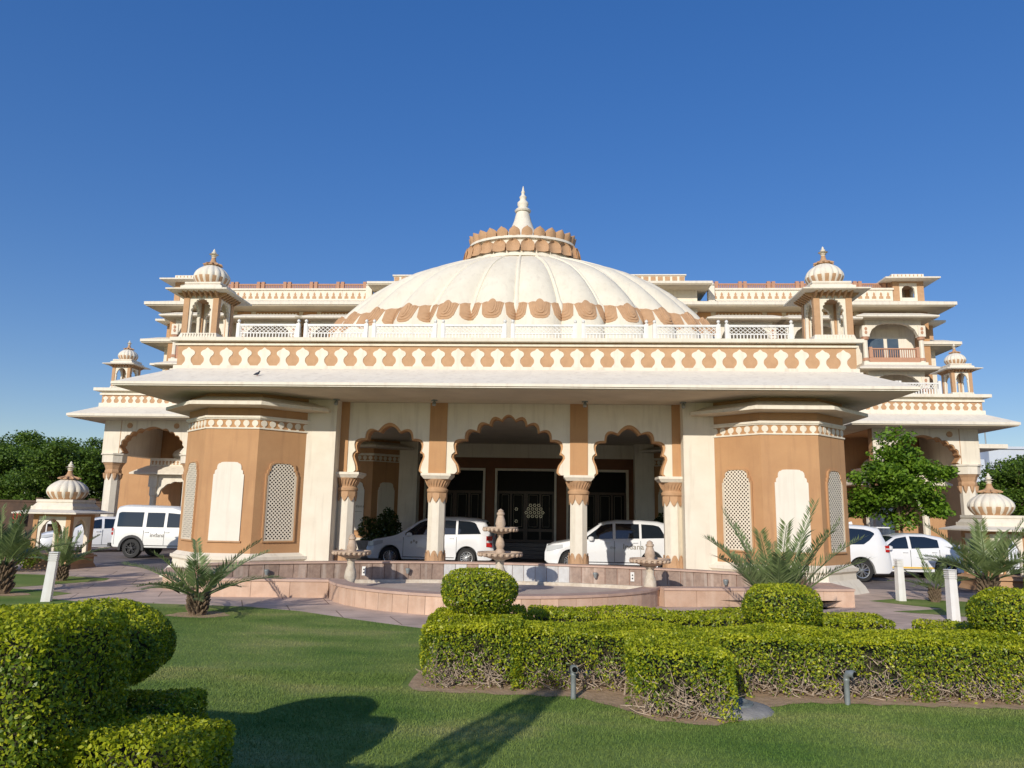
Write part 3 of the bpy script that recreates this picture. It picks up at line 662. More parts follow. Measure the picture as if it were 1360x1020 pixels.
# ---- octagonal corner bays
def octa(ap, cx, cy, z):
    c = ap/cos(pi/8); return [(cx+c*cos(pi/8+k*pi/4), cy+c*sin(pi/8+k*pi/4), z) for k in range(8)]
def panel_outline(w, z0, z1):
    h = w/2; return [(h, z0), (h, z1-.36), (h*.985, z1-.335), (h*.91, z1-.325), (h*.925, z1-.29), (h*.90, z1-.235), (h*.82, z1-.21), (h*.79, z1-.20), (h*.80, z1-.16), (h*.77, z1-.09), (h*.69, z1-.045), (h*.58, z1-.03), (h*.52, z1-.008), (h*.3, z1)]
def full(o): return [(-x, z) for x, z in o]+[(x, z) for x, z in o[::-1]]
def corner_bay(cx, cy, kinds):
    e = empty('corner_bay', None, None); e.parent = P; e.location = (cx, cy-28, 0)
    b = MB(); A = 1.81
    b.frus(octa(A, 0, 0, .60), octa(A, 0, 0, EZ-.055), 0)
    w_ = b.build('bay_wall', BROWN, e)
    b = MB(); b.frus(octa(A+.14, 0, 0, 0), octa(A+.10, 0, 0, .50)); b.frus(octa(A+.10, 0, 0, .5), octa(A+.16, 0, 0, .56)); b.frus(octa(A+.17, 0, 0, .56), octa(A+.17, 0, 0, .64)); b.frus(octa(A+.12, 0, 0, .64), octa(A+.015, 0, 0, .73))
    b.frus(octa(A+.38, 0, 0, 0), octa(A+.30, 0, 0, .16)); b.frus(octa(A+.30, 0, 0, .16), octa(A+.15, 0, 0, .34))
    b.build('plinth', CREAM, e)
    b = MB(); b.frus(octa(A+.03, 0, 0, 4.36), octa(A+.05, 0, 0, 4.40)); b.frus(octa(A+.07, 0, 0, 4.40), octa(A+.07, 0, 0, 4.46)); b.frus(octa(A+.03, 0, 0, 4.10), octa(A+.03, 0, 0, 4.14))
    side = 2*A*math.tan(pi/8)
    for k in range(8):
        b.T = Matrix.Rotation(k*pi/4, 4, 'Z')
        for i in range(6):
            x = -side/2+side*(i+.5)/6; b.disc((x, -A-.006, 4.258), (0, 1, 0), .088, .02, 18)
            b.slab([(x-.045, 4.142), (x+.045, 4.142), (x+.015, 4.18), (x-.015, 4.18)], -A-.012, -A)
    b.T = None; b.build('disc_band', CREAM2, e)
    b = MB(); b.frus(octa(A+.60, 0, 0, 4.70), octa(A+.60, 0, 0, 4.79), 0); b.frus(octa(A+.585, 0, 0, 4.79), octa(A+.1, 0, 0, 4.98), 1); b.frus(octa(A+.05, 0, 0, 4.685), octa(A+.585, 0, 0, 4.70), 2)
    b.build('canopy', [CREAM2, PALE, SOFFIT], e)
    for k, kd in kinds:
        T = Matrix.Rotation(k*pi/4, 4, 'Z')
        ol = panel_outline(.86, 1.06, 3.18); b = MB(); b.T = T
        if kd == 'p':
            b.slab(full(ol), -A-.03, -A+.01); b.build('wall_panel', PANEL, e)
            b = MB(); b.T = T
            b.box(-.47, .47, -A-.05, -A+.01, 1.02, 1.058); b.build('panel_sill', BROWN2, e)
        else:
            # brown moulding ring, pierced screen with a dark slab behind painting the holes' shade
            out = [(x*1.0+.045 if x > .2 else x+.02, z+(.042 if z > 1.5 else -.04)) for x, z in ol]
            O, I = full(out), full(ol); n = len(O)
            v = [(x, -A-.05, z) for x, z in O]+[(x, -A-.05, z) for x, z in I]+[(x, -A+.01, z) for x, z in O]+[(x, -A+.01, z) for x, z in I]
            f = [(i, (i+1) % n, n+(i+1) % n, n+i) for i in range(n)]+[(i, 2*n+i, 2*n+(i+1) % n, (i+1) % n) for i in range(n)]+[(n+i, n+(i+1) % n, 3*n+(i+1) % n, 3*n+i) for i in range(n)]
            b.add(v, f); fr = b.build('screen_frame', BROWN, e)
            b = MB(); b.T = T; b.slab(I, -A-.006, -A+.0, 0); b.build('screen_shade_back', DARKW, fr)
            b = MB(); b.T = T; b.add([(x, -A-.03, z) for x, z in I], [tuple(range(n))]); sc_ = b.build('lattice_screen', JALI, fr)
            uv = sc_.data.uv_layers.new(name='UVMap')
            for lp in sc_.data.loops: x, z = I[lp.vertex_index]; uv.data[lp.index].uv = (x, z)
            b = MB(); b.T = T; b.slab([(x*.0+x, z) for x, z in [( -.43, 1.06), (-.385, 1.06), (-.385, 2.9), (-.43, 2.9)]], -A-.040, -A-.008); b.slab([(.385, 1.06), (.43, 1.06), (.43, 2.9), (.385, 2.9)], -A-.040, -A-.008); b.box(-.384, .384, -A-.040, -A-.008, 1.06, 1.10); b.build('screen_border', LATT, fr)
    return e
for s in (-1, 1):
    corner_bay(s*7.55, 21.81, [(0, 'p'), (1, 'j'), (7, 'j')])
    corner_bay(s*7.55, 34.81, [(0, 'p'), (1 if s < 0 else 7, 'p'), (7 if s < 0 else 1, 'p')])
for s in (-1, 1):
    b = MB(); x0, x1 = sorted((s*4.95, s*5.80)); b.box(x0, x1, 33.9, 35.2, 0, EZ-.055); pb(b, 'rear_pier', CREAM)
    b = MB(); x0, x1 = sorted((s*5.8, s*9.4)); b.box(x0, x1, 35.5, 36.0, 0, EZ-.055); pb(b, 'rear_wall', CREAM)
# door wall and lobby block
b = MB(); DYW = 34.6; SHADEBROWN = mat('shade_toned_plaster', (.20, .085, .04), .8, (.16, .07, .035), 2)  # brown plaster darkened to stand in for the porch's deep shade
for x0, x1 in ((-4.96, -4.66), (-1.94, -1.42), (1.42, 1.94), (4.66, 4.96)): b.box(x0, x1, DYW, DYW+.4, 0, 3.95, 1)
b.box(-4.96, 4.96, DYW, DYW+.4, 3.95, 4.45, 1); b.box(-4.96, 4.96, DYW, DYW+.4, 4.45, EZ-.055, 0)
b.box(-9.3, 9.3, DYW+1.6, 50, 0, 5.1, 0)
pb(b, 'door_wall', [CREAM, SHADEBROWN])
b = MB()
for i, (y0, z1) in enumerate(((32.6, .15), (33.0, .30), (33.4, .45), (33.8, .6))): b.box(-4.9, 4.9, y0, 36.2, z1-.15, z1)
pb(b, 'entrance_steps', mat('dark_granite', (.10, .08, .07), .35, (.14, .12, .11), 20))
def door(cx, stars):
    e = empty('door', None, None); e.parent = P; e.location = (cx, DYW-28, 0)
    b = MB(); b.box(-1.42, -1.32, -.06, .3, .6, 3.95); b.box(1.32, 1.42, -.06, .3, .6, 3.95); b.box(-1.32, 1.32, -.06, .3, 3.85, 3.95); b.build('door_frame', CREAM2, e)
    b = MB(); b.box(-1.32, 1.32, .22, .26, .6, 3.85)
    g = b.build('door_glass', GLASSD, e)
    b = MB()
    for x in (-1.28, -.68, -.05, .05, .68, 1.28): b.box(x-.045, x+.045, .14, .215, .6, 2.9)
    for z in (.66, 1.15, 2.86): b.box(-1.3, 1.3, .145, .212, z-.06, z+.06)
    b.build('door_leaves', DARKW, e)
    b = MB()
    for x0, x1, z0, z1 in ((-1.1, -.78, 1.3, 2.75), (-.55, -.15, 1.3, 2.75), (.15, .55, 1.3, 2.75), (.78, 1.1, 1.3, 2.75)):
        for a, c in ((x0, x0+.012), (x1-.012, x1)): b.box(a, c, .12, .14, z0, z1)
        for a, c in ((z0, z0+.012), (z1-.012, z1)): b.box(x0, x1, .122, .138, a, c)
    b.build('door_inlay', LETTER, e)
    if stars:
        for (sx, sz, r, nx, half) in ((.42, 1.95, .40, 7, False), (-.42, 2.1, .16, 4, True), (-.42, 1.55, .15, 4, True)):
            b = MB(); st = .19
            for iy in range(-4, 5):
                for ix in range(-4, 5):
                    x = st*(ix+.5*(iy % 2)); z = st*.87*iy
                    if x*x+z*z > r*r or z < -r*.75: continue
                    for k in range(6):
                        a = k*pi/3+.2; d = .058; b.disc((sx+x+d*cos(a), .10, sz+z+d*sin(a)), (0, 1, 0), .020, .02, 6)
            b.build('lattice_medallion', STARM, e)
    return e
door(0, True); door(-3.3, False); door(3.3, False)
# soffit lamps (parts)
lamp0 = None
for i, x in enumerate((-4.95, -2.1, 2.2, 4.95)):
    if lamp0 is None:
        b = MB(); b.disc((0, 0, .0), (0, 0, 1), .09, .03, 14); b.tube([(0, 0, 0), (0, -.02, -.07)], .02, 6); b.disc((0, -.03, -.10), (0, .5, 1), .055, .09, 12); lamp0 = b.build('soffit_lamp', GREYM, P); lamp0.location = (x, 20.9-28, EZ-.07)
    else: c = lamp0.copy(); COL.objects.link(c); c.parent = P; c.location = (x, 20.9-28, EZ-.07)
# text helper
def text_mesh(s, size, m, name, parent, loc, rot, ext=.004, spacing=1):
    cu = bpy.data.curves.new('t', 'FONT'); cu.body = s; cu.size = size; cu.extrude = ext; cu.space_character = spacing; cu.align_x = 'CENTER'
    o = bpy.data.objects.new('t', cu); COL.objects.link(o); dg = bpy.context.evaluated_depsgraph_get(); me = bpy.data.meshes.new_from_object(o.evaluated_get(dg))
    bpy.data.objects.remove(o); me.materials.clear(); me.materials.append(m); q = bpy.data.objects.new(name, me); COL.objects.link(q); q.parent = parent; q.location = loc; q.rotation_euler = rot; return q
text_mesh('the indana', .17, LETTER, 'wall_lettering', P, (-7.55, 34.81-1.81-.04-28, 2.05), (pi/2, 0, 0), .004, 1.25)
b = MB(); b.box(-7.9, -7.2, 32.95, 32.965, 1.86, 1.875); pb(b, 'lettering_rule', LETTER)

# ================================================================== HOTEL BEHIND
H = empty('hotel_building', 'tall cream and terracotta hotel building of several storeys rising behind the domed portico', 'building', (0, 52, 0))
def hb_(mb, name, mats, parent=None, smooth=False):
    o = mb.build(name, mats, None, smooth); o.data.transform(Matrix.Translation((0, -52, 0))); o.parent = parent or H; return o
b = MB(); b.box(-27.2, 27.2, 52, 64, 0, 16.3)
for s in (-1, 1):
    x0, x1 = sorted((s*27.2, s*28.2)); b.box(x0, x1, 53.2, 63, 0, 13.9)
hb_(b, 'wall', CREAM)
b = MB(); b.box(-28.4, 28.4, 50.2, 65, 16.3, 16.52, 0); b.hip(-28.35, 28.35, 50.25, 65, 16.52, 1.3, 1.3, 16.95, 0); b.box(-28.3, 28.3, 50.3, 64.9, 16.22, 16.3, 1)
for s in (-1, 1):
    x0, x1 = sorted((s*26.6, s*29.3)); b.box(x0, x1, 51.7, 64, 13.9, 14.1, 0); b.hip(x0+.02, x1-.02, 51.75, 64, 14.1, .8, .8, 14.4, 0); b.box(x0+.05, x1-.05, 51.8, 63.9, 13.82, 13.9, 1)
    x0, x1 = sorted((s*26.6, s*28.7)); b.box(x0, x1, 52.4, 55.6, 15.65, 15.8, 0)
    x0, x1 = sorted((s*27.2, s*28.9)); b.box(x0, x1, 52.6, 56, 12.3, 12.45, 0)
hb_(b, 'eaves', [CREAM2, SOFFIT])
for x0, x1 in ((-24.8, -12.2), (12.2, 24.8)):
    b = MB(); b.box(x0, x1, 51.5, 51.9, 16.95, 17.72, 0); b.box(x0-.05, x1+.05, 51.4, 52, 17.72, 17.85, 0); hb_(b, 'roof_parapet', CREAM2)
for x0, x1 in ((-24.7, -12.3), (12.3, 24.7)):
    b = MB(); n = 26; st = (x1-x0)/n
    for i in range(n):
        c = x0+st*(i+.5); b.slab([(c-st*.30, 17.1), (c+st*.30, 17.1), (c+st*.28, 17.25), (c+st*.1, 17.3), (c+st*.16, 17.42), (c, 17.58), (c-st*.16, 17.42), (c-st*.1, 17.3), (c-st*.28, 17.25)], 51.47, 51.51)
    hb_(b, 'parapet_motifs', BROWN2)
for x0, x1 in ((-24.6, -12.6), (12.6, 24.6)):
    b = MB(); n = 6; st = (x1-x0)/n; b.box(x0, x1, 51.95, 52.05, 18.27, 18.36); b.box(x0, x1, 51.95, 52.05, 17.86, 17.94)
    for i in range(n+1):
        for d in (-.17, .17): b.box(x0+st*i+d-.12, x0+st*i+d+.12, 51.88, 52.12, 17.85, 18.5)
    for i in range(int((x1-x0)/.13)): x = x0+.13*i; b.box(x-.035, x+.035, 51.97, 52.03, 17.94, 18.27)
    for i in range(3): b.box(x0, x1, 51.955, 51.969, 18.08+i*.07, 18.10+i*.07)
    hb_(b, 'roof_railing', BROWNH)
# centre block
b = MB(); b.box(-11.2, 11.2, 51.0, 62, 16.5, 18.2, 0); b.box(-12.0, 12.0, 49.6, 63, 18.2, 18.36, 0); b.hip(-11.98, 11.98, 49.62, 62.9, 18.36, 1.3, 1.3, 18.62, 0); b.box(-10.3, 10.3, 50.6, 61.5, 18.62, 19.05, 0); b.box(-10.4, 10.4, 50.5, 61.6, 19.05, 19.13, 0)
b.box(-11.95, 11.95, 49.65, 62.8, 18.12, 18.2, 1)
for i in range(20):
    for s in (-1, 1): x = s*(.6+i*.5); b.box(x-.17, x+.17, 50.57, 50.6, 18.70, 18.98, 2)
for s in (-1, 1): b.box(s*12.25-.22, s*12.25+.22, 51.2, 51.7, 16.9, 18.5, 0); b.lathe([(.2, 18.5), (.3, 18.62), (.22, 18.76), (.02, 18.84)], 12, 0, s*12.25, 51.45)
cb_ = hb_(b, 'centre_block', [CREAM2, SOFFIT, BROWN2]); cb_.location.z = -.55
# roof corner pavilions and side turrets
def turret(x, y, z0, z1, hb, hc, nm='corner_turret'):
    e = empty(nm, None, None); e.parent = H; e.location = (x, y-52, 0)
    b = MB(); pw = hb*.42; Hh = z1-z0
    for sx in (-1, 1):
        for sy in (-1, 1): cx, cy = sx*(hb-pw/2), sy*(hb-pw/2); b.box(cx-pw/2, cx+pw/2, cy-pw/2, cy+pw/2, z0, z1)
    b.box(-hb, hb, -hb, hb, z1, z1+.12); b.build('turret_pillars', BROWN2, e)
    q = MB(); wi = hb-pw; cv = arch_curve([(wi*.72, z0+.25), (wi*.72, z0+Hh*.55)], [(wi*.70, z0+Hh*.62), (wi*.55, z0+Hh*.76), (wi*.3, z0+Hh*.84), (wi*.03, z0+Hh*.88)], 0, z0+Hh*.5, .15, None, 4)
    for k in range(4): q.T = Matrix.Rotation(k*pi/2, 4, 'Z'); arch_panel(q, -wi, wi, z1, cv, -hb+.04, -hb+.2, 0, zb=z0+.25); q.box(-wi, wi, -hb+.045, -hb+.19, z0, z0+.249)
    q.T = None; q.build('turret_arches', CREAM2, e)
    c = MB(); c.box(-hc, hc, -hc, hc, z1+.12, z1+.22); c.hip(-hc+.02, hc-.02, -hc+.02, hc-.02, z1+.22, hc-hb*1.05, hc-hb*1.05, z1+.42); c.box(-hb*1.04, hb*1.04, -hb*1.04, hb*1.04, z1+.40, z1+.64); c.build('turret_canopy', CREAM2, e)
    m = MB()
    for k in range(4):
        m.T = Matrix.Rotation(k*pi/2, 4, 'Z')
        for i in range(8): xx = -hb*.9+hb*1.8*i/7; m.box(xx-.03, xx+.03, -hb*1.04-.02, -hb*1.04, z1+.46, z1+.60)
    m.T = None; m.build('turret_motifs', BROWN2, e)
for s in (-1, 1): turret(s*25.9, 52.6, 16.95, 18.25, 1.05, 1.85); turret(s*27.5, 54.1, 14.4, 15.55, .75, 1.15)
# bays
def bay(x, zf, lower=False):
    e = empty('balcony', None, None); e.parent = H; e.location = (x, -1.6, zf)
    hw = 1.85
    b = MB(); b.box(-hw-.25, hw+.25, 0, 1.6, -.30, 0, 0); b.box(-hw-.45, hw+.45, -.2, 1.6, -.42, -.30, 0); b.box(-hw-.6, hw+.6, -.35, 1.6, -.56, -.46, 0); b.build('balcony_floor', CREAM2, e)
    b = MB()
    for s in (-1, 1): b.lathe([(.20, 0), (.20, .25), (.16, .3), (.15, 1.55), (.17, 1.6)], 8, 0, s*hw, .25); b.box(s*hw-.24, s*hw+.24, .03, .5, 1.78, 2.55, 0)
    cv = arch_curve([(hw-.26, 1.9), (hw-.30, 2.0)], [(hw-.36, 2.12), (hw-.62, 2.42), (hw-1.0, 2.62), (hw-1.4, 2.70), (.1, 2.72)], 0, 1.9, .12, None, 4)
    arch_panel(b, -hw, hw, 2.95, cv, .1, .4, 0)
    b.box(-hw-.2, hw+.2, .08, 1.6, 2.95, 3.0, 0); b.build('balcony_columns', CREAM2, e)
    b = MB()
    for s in (-1, 1): b.lathe([(.17, 1.55), (.24, 1.62), (.24, 1.72), (.27, 1.78)], 8, 0, s*hw, .25); b.lathe([(.24, .12), (.24, .26), (.18, .32)], 8, 0, s*hw, .25); [b.slab([(s*hw+.09*cos(t), 2.18+dz+.12*sin(t)) for t in np.linspace(0, 2*pi, 9)[:-1]], .0, .03) for dz in (-.12, .14)]
    b.box(-hw+.2, hw-.2, .15, .3, 0, .35); b.box(-hw+.2, hw-.2, .15, .3, .92, 1.0)
    for s in (-1, 1): b.box(s*(hw-.3)-.1, s*(hw-.3)+.1, .13, .32, .35, 1.08)
    for i in range(20): xx = -hw+.45+(2*hw-.9)*i/19; b.box(xx-.025, xx+.025, .2, .25, .35, .92)
    b.build('balcony_railing', BROWNH, e)
    b = MB(); b.box(-hw-.85, hw+.85, -.75, 1.6, 2.98, 3.08, 0); b.hip(-hw-.83, hw+.83, -.73, 2.6, 3.08, .8, .8, 3.42, 0); b.box(-hw-.8, hw+.8, -.7, 1.6, 2.93, 2.98, 1); b.build('awning', [CREAM2, SOFFIT], e)
    b = MB(); b.box(-1.5, 1.5, 1.52, 1.59, 0, 2.1, 0); b.build('balcony_door', PANEL, e)
    b = MB(); b.box(-1.35, -.1, 1.47, 1.51, .1, 1.95, 0); b.box(.15, .9, 1.47, 1.51, .1, 1.95, 0); b.build('pane', WING, e)
    return e
b0 = bay(24.2, 12.35); bx = [(-24.2, 12.35), (19.2, 12.2), (-19.2, 12.2), (14.3, 12.2), (-14.3, 12.2)]
for x, z in bx: copy_tree(b0, H, (x, -1.6, z))
for x in (24.2, -24.2): copy_tree(b0, H, (x, -1.6, 8.8))
for s in (-1, 1):
    b = MB(); q = MB()
    for x in (24.2, 19.2, 14.3):
        b.box(s*x-1.6, s*x+1.6, 51.93, 51.998, 15.85, 16.2, 0)
        for i in range(13): q.disc((s*x-1.44+.24*i, 51.91, 16.03), (0, 1, 0), .085, .05, 8)
    for xx in (21.7, 16.75, 11.8): b.box(s*xx-.5, s*xx+.5, 51.90, 51.997, 9, 16.2, 0)
    x0, x1 = sorted((s*26.3, s*27.25)); b.box(x0, x1, 51.90, 51.997, 9, 16.2, 0)
    hb_(b, 'terracotta_strips', BROWN); hb_(q, 'disc_ornaments', CREAM2)

# ================================================================== SIDE PORCHES
def side_porch(s, label):
    e = empty('side_porch', label, 'building', (s*18, 36, 0), 0, 'arched side porches of the hotel')
    def sb(mb, name, mats, smooth=False, parent=None):
        o = mb.build(name, mats, None, smooth)
        if s < 0:
            o.data.transform(Matrix.Scale(-1, 4, (1, 0, 0))); o.data.flip_normals()
        o.data.transform(Matrix.Translation((-s*18, -36, 0))); o.parent = parent or e; return o
    b = MB(); cx = 17.8
    cv = arch_curve([(1.50, 4.4), (1.40, 4.46), (1.52, 4.62), (1.60, 4.72)], [(1.50, 4.84), (1.36, 5.08), (1.12, 5.28), (.82, 5.44), (.45, 5.56)], cx, 4.3, .25, .14)
    arch_panel(b, 15.6, 20.2, 6.08, cv, 34.2, 34.26, 0)
    cv = arch_curve([(1.47, 4.4), (1.37, 4.46), (1.49, 4.62), (1.57, 4.72)], [(1.47, 4.82), (1.33, 5.05), (1.09, 5.25), (.79, 5.40), (.45, 5.52)], cx, 4.3, .25, .14)
    arch_panel(b, 15.6, 20.2, 6.07, cv, 34.26, 34.7, 1)
    b.box(19.6, 20.2, 34.7, 38.4, 4.4, 6.08, 0); b.box(15.6, 20.0, 34.9, 38.4, 5.95, 6.06, 1)
    b.box(19.36, 19.385, 34.185, 34.2, 4.4, 6.06, 2)
    sb(b, 'arch_wall', [CREAM, BROWN, BROWN2])
    b = MB(); b.disc((18.95, 34.19, 5.72), (0, 1, 0), .13, .04, 20); b.disc((16.65, 34.19, 5.72), (0, 1, 0), .13, .04, 20); sb(b, 'roundel', BROWN2)
    for x in (19.75, 15.9):
        b = MB(); b.lathe([(.34, 0), (.34, 3.5)], 8, 0, x, 34.55, pi/8); c = sb(b, 'column', CREAM2)
        b = MB(); b.lathe([(.34, 3.42), (.37, 3.5), (.37, 3.56), (.34, 3.64), (.40, 3.82), (.50, 3.96)], 8, 0, x, 34.55, pi/8)
        for i in range(8):
            a = 2*pi*i/8; b.tube([(x+.33*cos(a), 34.55+.33*sin(a), 3.45), (x+.34*cos(a), 34.55+.34*sin(a), 3.25), (x+.32*cos(a), 34.55+.32*sin(a), 3.12)], [.11, .07, .01], 6)
        sb(b, 'capital', BROWN2, False)
        b = MB(); b.frus([(x+.52*cos(pi/8+k*pi/4)*1.02, 34.55+.52*sin(pi/8+k*pi/4), 3.96) for k in range(8)], [(x+.54*cos(pi/8+k*pi/4)*1.02, 34.55+.54*sin(pi/8+k*pi/4), 4.4) for k in range(8)]); b.lathe([(.60, 4.32), (.60, 4.395)], 8, 0, x, 34.55, pi/8); sb(b, 'impost', CREAM)
    b = MB(); b.box(14.2, 21.3, 32.9, 40, 6.02, 6.14, 0); b.hip(14.22, 21.28, 32.92, 40, 6.14, .85, 1.1, 6.62, 1); b.box(14.25, 21.25, 32.95, 39.9, 5.97, 6.02, 2)
    sb(b, 'eave', [CREAM2, PALE, SOFFIT])
    b = MB(); b.box(14.9, 20.5, 34.0, 39.5, 6.55, 6.78, 0); b.box(15.0, 20.42, 34.08, 39.4, 6.78, 7.17, 1); b.box(14.9, 20.5, 34.0, 39.5, 7.17, 7.26, 0); b.box(14.97, 20.45, 34.06, 39.4, 7.26, 7.36, 0); b.box(14.8, 20.75, 33.85, 39.6, 7.36, 7.5, 0)
    sb(b, 'parapet', [CREAM2, BROWN2])
    b = MB(); frieze(b, 15.05, 20.4, 34.08, 6.78, 7.17, 15, 0); sb(b, 'parapet_motifs', CREAM2); b = MB(); frieze_side(b, 20.42, 34.2, 39.2, 6.78, 7.17, 14, 1, 0); sb(b, 'side_parapet_motifs', CREAM2)
    b = MB()
    for x0 in (15.1, 17.0):
        b.box(x0, x0+1.75, 34.28, 34.34, 8.02, 8.08); b.box(x0, x0+1.75, 34.28, 34.34, 7.5, 7.56); b.box(x0-.06, x0+.06, 34.25, 34.37, 7.5, 8.16); b.box(x0+1.69, x0+1.81, 34.25, 34.37, 7.5, 8.16)
        for i in range(14): x = x0+.1+i*.12; b.box(x-.025, x+.025, 34.29, 34.33, 7.56, 7.8)
        for i in range(12):
            x = x0+.08+i*.13
            for q in (0, 1): xa, xb = (x, x+.13) if q else (x+.13, x); b.tube([(xa, 34.31, 7.8), (xb, 34.31, 8.02)], .018, 4)
    sb(b, 'roof_railing', WHITEP)
    # inner entrance canopy with half dome
    b = MB(); b.box(15.5, 20.0, 36.3, 38.4, 3.52, 3.60, 0); b.hip(15.5, 20.0, 36.3, 40.0, 3.60, .6, .6, 3.98, 1); b.box(16.2, 19.3, 36.9, 38.4, 3.98, 4.36, 0); sb(b, 'entrance_canopy', [CREAM2, PALE])
    b = MB(); frieze(b, 16.25, 19.25, 36.9, 4.04, 4.26, 16, 0, .015); sb(b, 'canopy_motifs', BROWN2)
    b = MB(); b.lathe([(.85, 4.36), (.95, 4.5), (.97, 4.62), (.88, 4.78), (.65, 4.92), (.35, 5.0), (.1, 5.03)], 48, 0, 17.6, 37.9, 0, lambda a, k: 1-.04*abs(sin(8*a))); dm = sb(b, 'canopy_dome', CREAM2, True)
    b = MB()
    for x in (18.9, 16.3): b.lathe([(.16, 0), (.16, 2.4), (.22, 2.5), (.22, 2.9)], 8, 0, x, 36.8); b.box(x-.22, x+.22, 36.6, 37.0, 2.9, 3.5)
    cv = arch_curve([(1.05, 2.4), (1.0, 2.5)], [(.95, 2.6), (.75, 2.9), (.4, 3.08), (.05, 3.16)], 17.6, 2.4, .15); arch_panel(b, 16.5, 18.7, 3.5, cv, 36.7, 36.85); sb(b, 'canopy_columns', CREAM2)
    b = MB(); b.box(13.5, 21.2, 38.5, 39.5, 0, 5.965, 0); b.box(21.2, 22.0, 38.5, 39.5, 0, 5.55, 0); sb(b, 'back_wall', BROWN)
    b = MB(); b.box(16.9, 18.3, 38.4, 38.5, 0, 2.9); sb(b, 'porch_door', DARKW); b = MB(); b.box(17.1, 17.5, 38.36, 38.4, .3, 2.6); b.box(17.7, 18.1, 38.36, 38.4, .3, 2.6); sb(b, 'door_pane', WING)
    b = MB(); b.box(20.1, 24.6 if s > 0 else 23.0, 39.6, 43, 5.62, 5.84); b.box(20.4, 21.6, 40.2, 43, 0, 5.62); sb(b, 'side_canopy', CREAM2)
    r = empty('roof_pavilion', None, None); r.parent = e; r.location = (s*1.9, -1.0, 7.5-6.78*.86)
    for ch in kids(cr): copy_tree(ch, r)
    r.scale = (.86,)*3
    return e
side_porch(-1, 'cream arched side porch behind the parked white van, domed pavilion on its roof')
side_porch(1, 'cream arched side porch behind the bright green young tree, domed pavilion on its roof')

# ================================================================== GARDEN KIOSKS
k1 = empty('garden_kiosk', 'small domed ochre garden kiosk in front of the parked white van at the left', 'kiosk', (-14.1, 23.0, 0), 0, 'domed garden kiosks beside the drive')
chhatri(k1, .60, 1.02, 0, .42, 1.58, 1.66, 2.10, .60, .68, .56, None, 'kiosk', BROWN2, False, .64)
copy_tree(k1, None, (14.0, 22.6, 0), None, 'small domed ochre garden kiosk half hidden by palm fronds at the right')

# ================================================================== FOUNTAIN BASIN
F = empty('fountain_basin', 'low pink sandstone fountain basin with curved front wall before the portico', 'fountain basin', (0, 17, 0))
def fb(mb, name, mats, smooth=False):
    o = mb.build(name, mats, None, smooth); o.data.transform(Matrix.Translation((0, -17, 0))); o.parent = F; return o
RB, YB = 10.2, 9.4
def arcp(x, off=0): r = RB+off; return (x*r/RB, YB+math.sqrt(RB*RB-x*x)*r/RB)
bw = MB(); jt = MB(); tw = MB(); n = 46; hl = 6.75
angs = [(-hl+2*hl*i/n) for i in range(n+1)]
for i in range(n):
    x0, x1 = angs[i]+.006, angs[i+1]-.006; a, c = arcp(x0), arcp(x1); d, e_ = arcp(x1, .12), arcp(x0, .12)
    bw.prismz([a, c, d, e_], .22, .62, 1 if -.6 < (x0+x1)/2 < 1.75 or (-1.4 < (x0+x1)/2 < -.9) else 0)
for i in range(n):
    a, c = arcp(angs[i], .03), arcp(angs[i+1], .03); d, e_ = arcp(angs[i+1], .3), arcp(angs[i], .3); bw.prismz([a, c, d, e_], 0, .618, 2)
fb(bw, 'back_wall', [TILE, TILEW, JOINT])
b = MB(); 
for i in range(n):
    a, c, d, e_ = arcp(angs[i], -.04), arcp(angs[i+1], -.04), arcp(angs[i+1], .34), arcp(angs[i], .34); b.prismz([a, c, d, e_], .62, .66)
fb(b, 'back_wall_coping', PINKTOP); b = MB()
for i in range(0, n, 1):
    a, c, d, e_ = arcp(angs[i], -.10), arcp(angs[i+1], -.10), arcp(angs[i+1], .02), arcp(angs[i], .02); b.prismz([a, c, d, e_], .13, .22)
fb(b, 'back_wall_step', PALEST)
# front wall path
EA, EB, EY = 3.85, 3.6, 18.02
fl_ = [(-8.6, 19.2), (-8.1, 18.0), (-6.2, 16.55), (-3.70, 16.95)]
bul = [(EA*sin(t), EY-EB*cos(t)) for t in np.linspace(-1.25, 1.26, 27)]
fr_ = [(3.72, 16.72), (8.05, 17.5), (8.05, 19.0)]
path = fl_[:3]+[(-3.66, 16.86)]+bul+[(3.75, 16.75)]+fr_[1:]
def offs(pts, d):
    out = []
    for i in range(len(pts)):
        a = Vector(pts[max(i-1, 0)]); c = Vector(pts[min(i+1, len(pts)-1)]); t = (c-a).normalized(); out.append((pts[i][0]-t.y*d, pts[i][1]+t.x*d))
    return out
inn = offs(path, .30); cop_o = offs(path, -.03); cop_i = offs(path, .36)
b = MB(); c_ = MB()
for i in range(len(path)-1):
    L_ = math.dist(path[i], path[i+1]); m_ = max(1, round(L_/.75))
    for k in range(m_):
        g = .004/L_
        def lp(A, B, u): return (A[0]+(B[0]-A[0])*u, A[1]+(B[1]-A[1])*u)
        u0, u1 = k/m_+g, (k+1)/m_-g
        b.prismz([lp(path[i], path[i+1], u0), lp(path[i], path[i+1], u1), lp(inn[i], inn[i+1], u1), lp(inn[i], inn[i+1], u0)], -.005, .345)
    c_.prismz([cop_o[i], cop_o[i+1], cop_i[i+1], cop_i[i]], .345, .395)
fb(b, 'front_wall', PINK); fb(c_, 'front_wall_coping', PINKTOP)
b = MB(); i2 = offs(path, .15); poly = i2+[arcp(x, .05) for x in np.linspace(7.0, -7.0, 30)]; b.prismz(poly, 0, .14)
fb(b, 'basin_floor', POOL)
